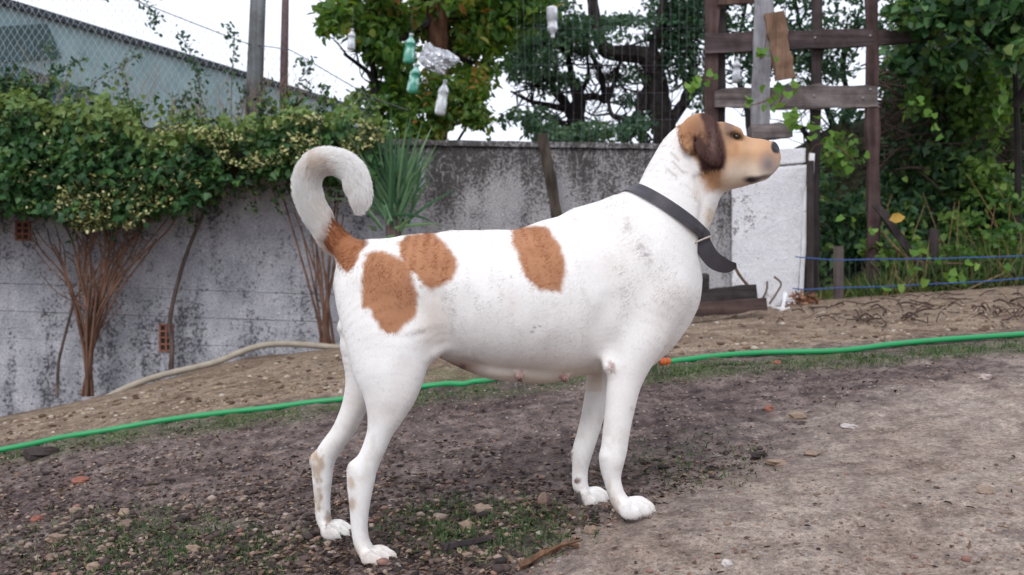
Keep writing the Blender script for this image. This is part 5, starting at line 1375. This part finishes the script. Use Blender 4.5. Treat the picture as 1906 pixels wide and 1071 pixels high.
# ------------------------------------------------------------------ hoses
m_hose, nt, out = new_mat('green_hose'); n = N(nt); g = n.noise(n.pos(), 30, 4, .6)
n.pbsdf(out, n.mix(n.sstep(g, .5, .75), (.014, .27, .085), (.05, .20, .085)), .45, None, .45)
hs = thing('garden_hose', 'bright green garden hose lying across the whole yard behind the dog', 'hose', G(953, 705))
HR = .0098
def hose(pts, name='hose_pipe'):
    q = G(np.array([p[0] for p in pts]), np.array([p[1] + 7 for p in pts])); q[:, 2] = T0(q[:, 0], q[:, 1]) + HR
    q = spline(q, 10); q[:, 2] = np.maximum(q[:, 2], T(q[:, 0], q[:, 1]) + HR * .6)
    for _ in range(4): q[1:-1, 2] = (q[:-2, 2] + 2 * q[1:-1, 2] + q[2:, 2]) / 4
    b = MB(); b.tube(q, HR, 12); b.build(name, m_hose, hs, True); return q
hA = hose([p for p in hose_path if p[0] <= 1160] + [(1222, 674)])
hB = hose([(1243, 671)] + [p for p in hose_path if p[0] > 1250])
m_conn = plain_mat('orange_connector', (.50, .10, .02), .45, .4, .2, 40, .1)
b = MB(); ud = norm(hB[1] - hB[0]); e1 = hB[0] + ud * .006; e0 = hB[0] - ud * .026; d = e1 - e0
b.tube([e0 + d * t for t in (0, .25, .25, .6, .6, .8, .8, 1)], [HR * 1.15, HR * 1.15, HR * 1.5, HR * 1.5, HR * 1.25, HR * 1.25, HR * 1.5, HR * 1.4], 12); b.build('hose_connector', m_conn, hs, True)
m_pipe = plain_mat('faded_beige_hose', (.36, .31, .245), .7, .3, .2, 15, .2)
pp = np.array([P(172, 762, 5.35), P(185, 750, 5.42), P(215, 732, 5.52), P(255, 714, 5.6), (P(300, 699, 5.68)), P(350, 687, 5.74), P(400, 675, 5.8), P(440, 659, 5.86), P(480, 645, 5.9), P(520, 640, 5.94), P(570, 642, 5.97), P(620, 646, 6.0), P(680, 650, 6.0)])
q = spline(pp, 8); b = MB(); b.tube(q, .0185, 12); o = b.build('old_hose', m_pipe, None, True, origin=pp[6]); tag(o, 'thick faded beige hose lying along the foot of the block wall', 'hose')

# ------------------------------------------------------------------ things hung in the persimmon tree
def lathe(mb, top, bottom, prof, sides=12, squash=1.0):
    top, bottom = np.array(top), np.array(bottom); ax = bottom - top
    p_ = np.array([top + ax * t for t, _ in prof]); mb.tube(p_, [max(r, .002) for _, r in prof], sides)
def bottle_mat(name, c, tr=.5):
    m, nt, out = new_mat(name); n = N(nt); g = n.noise(n.pos(), 26, 3, .6)
    n.pbsdf(out, c, .22, n.bump(g, .5, .02), .6, 0, tr); return m
m_bg = bottle_mat('green_plastic', (.10, .50, .36)); m_bc = bottle_mat('clear_plastic', (.72, .74, .76), .45)
m_bw = bottle_mat('milky_plastic', (.60, .61, .65), .35)
m_str = plain_mat('string', (.16, .16, .15), .9, .1, .2, 50, 0)
prof = [(0, .012), (.05, .013), (.07, .016), (.09, .013), (.14, .016), (.26, .036), (.34, .040), (.36, .036), (.56, .036), (.58, .040), (.90, .040), (.97, .036), (1, .018)]
def bottle(x0, y0, x1, y1, d, m_, lab, k=1.0, strtop=None):
    t = thing('hanging_bottle', lab, 'bottle', P((x0 + x1) / 2, y1, d), 'plastic bottles hung in the tree')
    b = MB(); lathe(b, P(x0, y0, d), P(x1, y1, d), [(a, r * k) for a, r in prof]); b.build('bottle_body', m_, t, True)
    b = MB(); lathe(b, P(x0, y0, d) + (0, 0, .004), P(x0 + (x1 - x0) * .06, y0 + (y1 - y0) * .06, d), [(0, .010 * k), (.1, .016 * k), (1, .016 * k)]); b.build('bottle_cap', m_bw, t, True)
    b = MB(); b.tube([P(x0, y0, d), P(x0 + 1, y0 - (strtop or 45), d)], .0009, 4); b.build('string', m_str, t)
bottle(766, 64, 760, 120, 6.95, m_bg, 'upper of the two green plastic bottles hanging in the persimmon tree', 1.08)
bottle(776, 120, 767, 175, 6.9, m_bg, 'lower of the two green plastic bottles hanging in the persimmon tree', 1.08, 8)
bottle(829, 150, 818, 216, 6.8, m_bc, 'clear plastic bottle hanging under the foil bag', 1.0, 30)
bottle(656, 55, 653, 94, 6.7, m_bw, 'small milky bottle at the left side of the persimmon tree', .7)
bottle(1029, 72, 1027, 12, 7.0, m_bw, 'upside down milky bottle hanging between the persimmon and the dark trees', 1.0, -70)
bottle(1372, 108, 1370, 155, 7.0, m_bw, 'pale bottle hanging behind the trellis board', .75)
# crumpled foil bag
m_foil, nt, out = new_mat('foil'); n = N(nt); g = n.noise(n.pos(), 24, 3, .6, 1.5); n.pbsdf(out, (.72, .73, .76), .2, n.bump(g, 1.0, .05), .5, .95)
V = []; nu, nv = 30, 16
fc = P(817, 106, 6.7)
outline = rel([(550, 285), (600, 190), (640, 225), (700, 240), (760, 280), (745, 305), (700, 320), (680, 365), (640, 345), (590, 325)], 560, 0, .392)
oc = np.array([817, 108.0]); an = np.arange(nu) * 2 * np.pi / nu
def rad_at(a):
    t = np.linspace(1, 60, 240); q = oc + np.stack([np.cos(a) * t, np.sin(a) * t], 1); i = inpoly(q[:, 0], q[:, 1], outline); return t[i].max() if i.any() else 5
rr = np.array([rad_at(a) for a in an])
for sgn in (-1, 1):
    for j in range(nv):
        t = j / (nv - 1)
        for i in range(nu):
            q = oc + np.array([math.cos(an[i]), math.sin(an[i])]) * rr[i] * t
            dz = (.055 * (1 - t ** 2) + .030 * (fbm(np.array([q[0] / 9]), np.array([q[1] / 9 + sgn * 5]), 9, 2)[0] - .5) * (1 - t ** 6))
            V.append(P(q[0], q[1], 6.7 + sgn * dz))
Fc = []
for s in range(2):
    o_ = s * nu * nv
    for j in range(nv - 1):
        for i in range(nu):
            f = (o_ + j * nu + i, o_ + j * nu + (i + 1) % nu, o_ + (j + 1) * nu + (i + 1) % nu, o_ + (j + 1) * nu + i); Fc.append(f if s else f[::-1])
for i in range(nu): a = (nv - 1) * nu + i; b_ = (nv - 1) * nu + (i + 1) % nu; Fc.append((a, b_, b_ + nu * nv, a + nu * nv))
o = mesh_obj('foil_bag', np.array(V), Fc, m_foil, None, False, origin=fc); tag(o, 'crumpled silver foil bag hanging in the persimmon tree', 'foil bag')
for t_ in (t1,):
    # a few dark trunks and twigs behind the bottles stay with the tree
    pass

# ------------------------------------------------------------------ stones, litter, grass on the ground
ico = [(0, 0, 1)] + [(math.cos(a) * .894, math.sin(a) * .894, .447) for a in np.arange(5) * 2 * np.pi / 5] + [(math.cos(a) * .894, math.sin(a) * .894, -.447) for a in (np.arange(5) + .5) * 2 * np.pi / 5] + [(0, 0, -1)]
ico = np.array(ico)
icf = [(0, i + 1, (i + 1) % 5 + 1) for i in range(5)] + [(i + 1, i + 6, (i + 1) % 5 + 1) for i in range(5)] + [((i + 1) % 5 + 1, i + 6, (i + 1) % 5 + 6) for i in range(5)] + [(11, (i + 1) % 5 + 6, i + 6) for i in range(5)]
icf = np.array(icf)
def stone_mat(name, stops):
    m, nt, out = new_mat(name); n = N(nt); g = n.noise(n.pos(), 90, 5, .65)
    c = n.mix(.6, n.ramp(n.attr('tint'), stops), n.ramp(g, [(.3, .45), (.7, 1.3)]), 'MULTIPLY')
    n.pbsdf(out, c, .85, n.bump(g, .5, .004), .2); return m
m_peb = stone_mat('gravel_stone', [(0, (.035, .028, .027)), (.25, (.085, .060, .052)), (.45, (.19, .135, .11)), (.62, (.29, .21, .155)), (.78, (.36, .29, .25)), (.88, (.24, .11, .08)), (1, (.52, .48, .46))])
def scatter_px(n, dens):
    """ground points seen in the picture, kept with probability dens(px, py)"""
    px = rng.uniform(-40, 1946, n); py = rng.uniform(600, 1085, n)
    ok = py > np.interp(px, hp[:, 0], hp[:, 1]) + 12
    k = ok & (rng.random(n) < dens(px, py)); px, py = px[k], py[k]
    return G(px, py), px, py
sdp = lambda x, y: polysd(x, y, path_poly)
def dens_stone(x, y):
    r = np.clip(.34 + .62 * np.clip((y - 810) / 150, 0, 1), 0, 1) * np.clip(fbm(x / 70, y / 35, 12, 3) * 2.4 - .55, .08, 1)
    p_ = np.clip(sdp(x, y) / 40 + .5, 0, 1); return r * (1 - p_) + p_ * .16
c, px, py = scatter_px(60000, dens_stone); k = len(c)
size = .0016 + .0068 * rng.random(k) ** 4 * np.clip((py - 640) / 300, .4, 1.2) + .006 * (rng.random(k) < .028) * (py > 820)
pth = np.clip(sdp(px, py) / 40 + .5, 0, 1)
size *= 1 - .5 * pth
R = norm(rng.normal(size=(k, 3)))
sc = np.stack([rng.uniform(.7, 1.4, k), rng.uniform(.7, 1.4, k), rng.uniform(.4, .8, k)], 1)
V = ico[None] * (1 + .45 * (rng.random((k, 12, 1)) - .5)) * sc[:, None] * size[:, None, None]
a = rng.uniform(0, 6.28, k); V = np.stack([V[..., 0] * np.cos(a)[:, None] - V[..., 1] * np.sin(a)[:, None], V[..., 0] * np.sin(a)[:, None] + V[..., 1] * np.cos(a)[:, None], V[..., 2]], -1)
V = V + c[:, None] + np.array([0, 0, 1]) * size[:, None, None] * .18
fz = (icf[None] + (np.arange(k) * 12)[:, None, None]).reshape(-1, 3)
tn = rng.random(k); tn = np.where(rng.random(k) < np.where(pth > .5, 0, .45), tn * .4, tn); tn = np.where(pth > .5, .42 + .58 * tn, tn)
gr = stuff(mesh_obj('gravel', V.reshape(-1, 3), fz, m_peb, tint=np.repeat(tn * .90, 12))); gr['label'] = 'loose gravel and pebbles scattered over the dark soil and the path'

# flakes of dead leaf and bark
c, px, py = scatter_px(34000, lambda x, y: np.clip(.18 + .8 * np.clip((y - 780) / 200, 0, 1), 0, 1) * np.clip(fbm(x / 60, y / 30, 18, 3) * 2.2 - .5, .05, 1) * (1 - .985 * np.clip(sdp(x, y) / 60 + .6, 0, 1)))
k = len(c); c[:, 2] += .003
L_lit = leaf_mat('leaf_litter', [(0, (.022, .015, .014)), (.4, (.06, .04, .034)), (.7, (.16, .10, .07)), (.9, (.30, .20, .13)), (1, (.36, .30, .24))], .1, .8, .15)
lit = leaves('leaf_litter', c, rdir(k, (0, 0, 0)) * np.array([1, 1, .25]), rdir(k, (0, 0, 2.0), .6), rng.uniform(.006, .022, k), rng.uniform(.004, .012, k), L_lit, None, 'oval'); lit['label'] = 'dark flakes of dead leaf and bark littering the soil'
# short grass and moss tufts
def dens_grass(x, y):
    bl = y - np.interp(x, hp[:, 0], hp[:, 1])
    m_ = np.clip(1 - np.abs(bl - 20) / 22, 0, 1) * np.where((x > 1180), 1, .45) * np.where((x > 560) & (x < 770), .1, 1)
    m_ = np.maximum(m_, np.clip(1 - np.hypot((x - 900) / 230, (y - 985) / 75), 0, 1))
    m_ = np.maximum(m_, .75 * np.clip(1 - np.hypot((x - 300) / 330, (y - 1020) / 90), 0, 1))
    m_ = np.maximum(m_, np.clip(1 - np.hypot((x - 840) / 90, (y - 705) / 24), 0, 1))
    m_ = np.maximum(m_, .25 * np.clip(1 - np.hypot((x - 1280) / 200, (y - 860) / 60), 0, 1))
    m_ = np.maximum(m_, .9 * np.clip(1 - np.hypot((x - 625) / 30, (y - 1010) / 16), 0, 1))
    return m_ * np.clip(fbm(x / 26, y / 14, 71, 3) * 3.4 - .95, 0, 1)
c, px, py = scatter_px(330000, dens_grass); k = len(c)
L_sg = leaf_mat('short_grass', [(0, (.035, .07, .035)), (.5, (.08, .15, .06)), (.85, (.15, .21, .085)), (1, (.26, .25, .13))], .35, .6, .2)
sg = leaves('short_grass', c - np.array([0, 0, .003]), rdir(k, (0, 0, .7), .7), rdir(k, (0, -.6, .6), .6), rng.uniform(.007, .020, k) * np.where(py > 800, 1.0, 1.2), rng.uniform(.0018, .0042, k), L_sg, None, 'blade'); sg['label'] = 'thin patches of short grass and moss on the soil'

# stones one can point to
def stone(px, py, w, h, tone, lab, name='stone', cat='stone', flat=.7, group=None, mat=None):
    q = G(np.array([px]), np.array([py + h * .35]))[0]; s = q[1] / F
    v = []; 
    b = MB(); ph = np.linspace(0, np.pi, 7); th = np.arange(10) * 2 * np.pi / 10
    vv = np.array([(np.sin(p) * np.cos(t), np.sin(p) * np.sin(t), np.cos(p)) for p in ph for t in th])
    sd_ = rng.integers(1000)
    jit = 1 + 1.1 * (fbm(vv[:, 0] * 1.5 + 9 + sd_, vv[:, 1] * 1.5 + vv[:, 2] * 1.3, sd_, 2) - .5) + .5 * (fbm(vv[:, 0] * 4 + 3, vv[:, 1] * 4 + vv[:, 2] * 4.3, sd_ + 5, 2) - .5)
    vv = np.sign(vv) * np.abs(vv) ** .85 * jit[:, None]
    r = rng.uniform(0, 6.28); vv = np.stack([vv[:, 0] * math.cos(r) - vv[:, 1] * math.sin(r), vv[:, 0] * math.sin(r) + vv[:, 1] * math.cos(r), vv[:, 2]], 1)
    ff = [(i * 10 + j, i * 10 + (j + 1) % 10, (i + 1) * 10 + (j + 1) % 10, (i + 1) * 10 + j) for i in range(6) for j in range(10)]
    b.add(q + vv * np.array([w * s / 2, w * s / 2 * .8, h * s / 2]) + np.array([0, 0, h * s * .12]), ff, tone)
    return tag(b.build(name, mat or m_peb, None, False, origin=q), lab, cat, group or 'loose stones on the ground')
stone(902, 946, 38, 32, .64, 'largest pale ochre stone on the grass behind the near front paw')
stone(870, 976, 30, 22, .58, 'ochre stone below the largest pale stone in the grass')
stone(1014, 926, 24, 30, .50, 'upright rusty brown stone just left of the front paws')
stone(1100, 985, 24, 20, .55, 'brown stone in front of the far front paw')
stone(152, 892, 36, 12, .9, 'flat red tile shard on the dark soil at the left', 'tile_shard', 'tile shard', mat=m_brick)
stone(68, 964, 22, 14, .9, 'small red brick chip near the left edge of the yard', 'brick_chip', 'brick chip', mat=m_brick)
stone(735, 1050, 26, 22, .82, 'pale grey pebble touching the near hind paw toes') if False else None
stone(140, 948, 24, 16, .58, 'ochre stone right of the small red brick chip')
stone(232, 952, 22, 18, .63, 'light sandy stone in the left foreground above the grass tuft')
stone(233, 973, 26, 20, .48, 'brown stone just below the light sandy stone on the left')
stone(108, 998, 32, 22, .55, 'dull ochre stone near the left bottom of the yard')
stone(350, 944, 22, 16, .52, 'tan stone left of the dark clods near the hind feet')
stone(360, 1020, 26, 18, .60, 'pale stone in the bottom left grass')
stone(100, 1036, 24, 16, .50, 'rust coloured stone at the bottom left corner')
stone(175, 1052, 26, 18, .62, 'pale lumpy stone at the bottom edge on the left')
stone(343, 965, 22, 16, .05, 'black clod beside the tan stone left of the hind feet', 'clod', 'clod')
stone(346, 998, 22, 14, .05, 'black clod below the other one left of the hind feet', 'clod', 'clod')
stone(80, 838, 60, 26, .08, 'low dark clod of earth just below the hose at the left', 'clod', 'clod')
stone(1480, 772, 32, 18, .62, 'yellowish stone where the dark soil meets the sandy path')
stone(1448, 860, 34, 16, .62, 'yellow tan stone on the edge of the sandy path')
stone(1412, 845, 30, 18, .06, 'dark clod beside the yellow tan stone at the path edge', 'clod', 'clod')
stone(1832, 912, 28, 20, .66, 'pale yellow stone on the sandy path at the right')
stone(1836, 700, 24, 12, .95, 'white stone near the hose at the far right')
stone(1580, 792, 30, 10, .98, 'flat white stone at the edge of the sandy path')
stone(1510, 842, 30, 10, .6, 'flat ochre stone in the middle of the path edge')
stone(1433, 758, 18, 14, .9, 'small red brick chip on the dark soil right of the dog', 'brick_chip', 'brick chip', mat=m_brick)
stone(1445, 676, 20, 10, .9, 'red brick chip in the grass below the hose on the right', 'brick_chip', 'brick chip', mat=m_brick)
stone(1354, 1046, 18, 18, 1.0, 'small bluish white pebble on the path at the bottom')
stone(1575, 1010, 24, 14, .05, 'dark clod lying on the sandy path', 'clod', 'clod') if False else None
stone(98, 770, 22, 16, .7, 'pale stone at the foot of the wall left of the old hose') if False else None
stone(1232, 676, 14, 12, .88, 'small rusty stone under the hose connector') if False else None
m_stick = wood_mat('peeled_stick', (.10, .055, .035), (.34, .20, .12), 40)
q = G(np.array([968, 985, 1010, 1030, 1050, 1078]), np.array([1060, 1050, 1042, 1036, 1026, 1022])); q[:, 2] += np.array([.006, .010, .012, .010, .012, .006])
b = MB(); p3 = spline(q, 5); b.tube(p3, np.linspace(.008, .004, len(p3)), 6, wob=.5); b.tube([p3[12], p3[16] + (.01, -.01, .012), p3[20] + (.03, -.015, .012)], [.005, .004, .002], 5); tag(b.build('broken_stick', m_stick, origin=q[2]), 'peeled reddish stick lying on the path edge in front of the dog', 'stick')
q = G(np.array([822, 850, 880, 915]), np.array([1030, 1024, 1018, 1010])); q[:, 2] += .008
b = MB(); p3 = spline(q, 5); b.tube(p3, np.linspace(.012, .006, len(p3)), 7, wob=.5); tag(b.build('charred_stick', w_dark, origin=q[1]), 'charred black stick in the grass beside the near hind paw', 'stick')
# dead vine stems on the right bank
tw = MB()
for _ in range(110):
    x, y = rng.uniform(1440, 1930), rng.uniform(550, 606); a = rng.uniform(0, 6.28); s = rng.uniform(14, 55)
    q = G(np.array([x, x + s * .5 * math.cos(a), x + s * math.cos(a)]), np.array([y, y + s * .12 * math.sin(a) + rng.normal() * .8, y + s * .25 * math.sin(a)])); q[:, 2] += .008 + np.array([0, .03 * rng.random(), .01])
    if np.ptp(q[:, 1]) > 1.2: continue
    tw.tube(spline(q, 3), rng.uniform(.0015, .0042), 4, wob=.3)
o = stuff(tw.build('dead_twigs', plain_mat('bank_twig', (.075, .05, .042), .9, .1, .4, 40, .2))); o['label'] = 'tangle of dead twigs on the right bank'
# pebbles on the bank behind the hose
px = np.concatenate([rng.uniform(0, 640, 900), rng.uniform(1230, 1906, 700)]); py = np.interp(px, hp[:, 0], hp[:, 1]) - rng.uniform(8, 85, len(px)); py = np.where(px < 640, np.maximum(py, np.interp(px, [0, 150, 320, 460, 640], [790, 770, 715, 668, 655])), np.maximum(py, 570))
c = G(px, py); k = len(c); size = .004 + .012 * rng.random(k) ** 4
V = ico[None] * (1 + .45 * (rng.random((k, 12, 1)) - .5)) * np.array([1.1, 1, .6]) * size[:, None, None] + c[:, None] + np.array([0, 0, 1]) * size[:, None, None] * .15
o = stuff(mesh_obj('bank_gravel', V.reshape(-1, 3), (icf[None] + (np.arange(k) * 12)[:, None, None]).reshape(-1, 3), stone_mat('bank_stone', [(0, (.07, .045, .03)), (.5, (.22, .15, .10)), (.85, (.36, .28, .2)), (1, (.5, .45, .38))]), tint=np.repeat(rng.random(k), 12))); o['label'] = 'small clods and pebbles on the sandy bank below the wall'
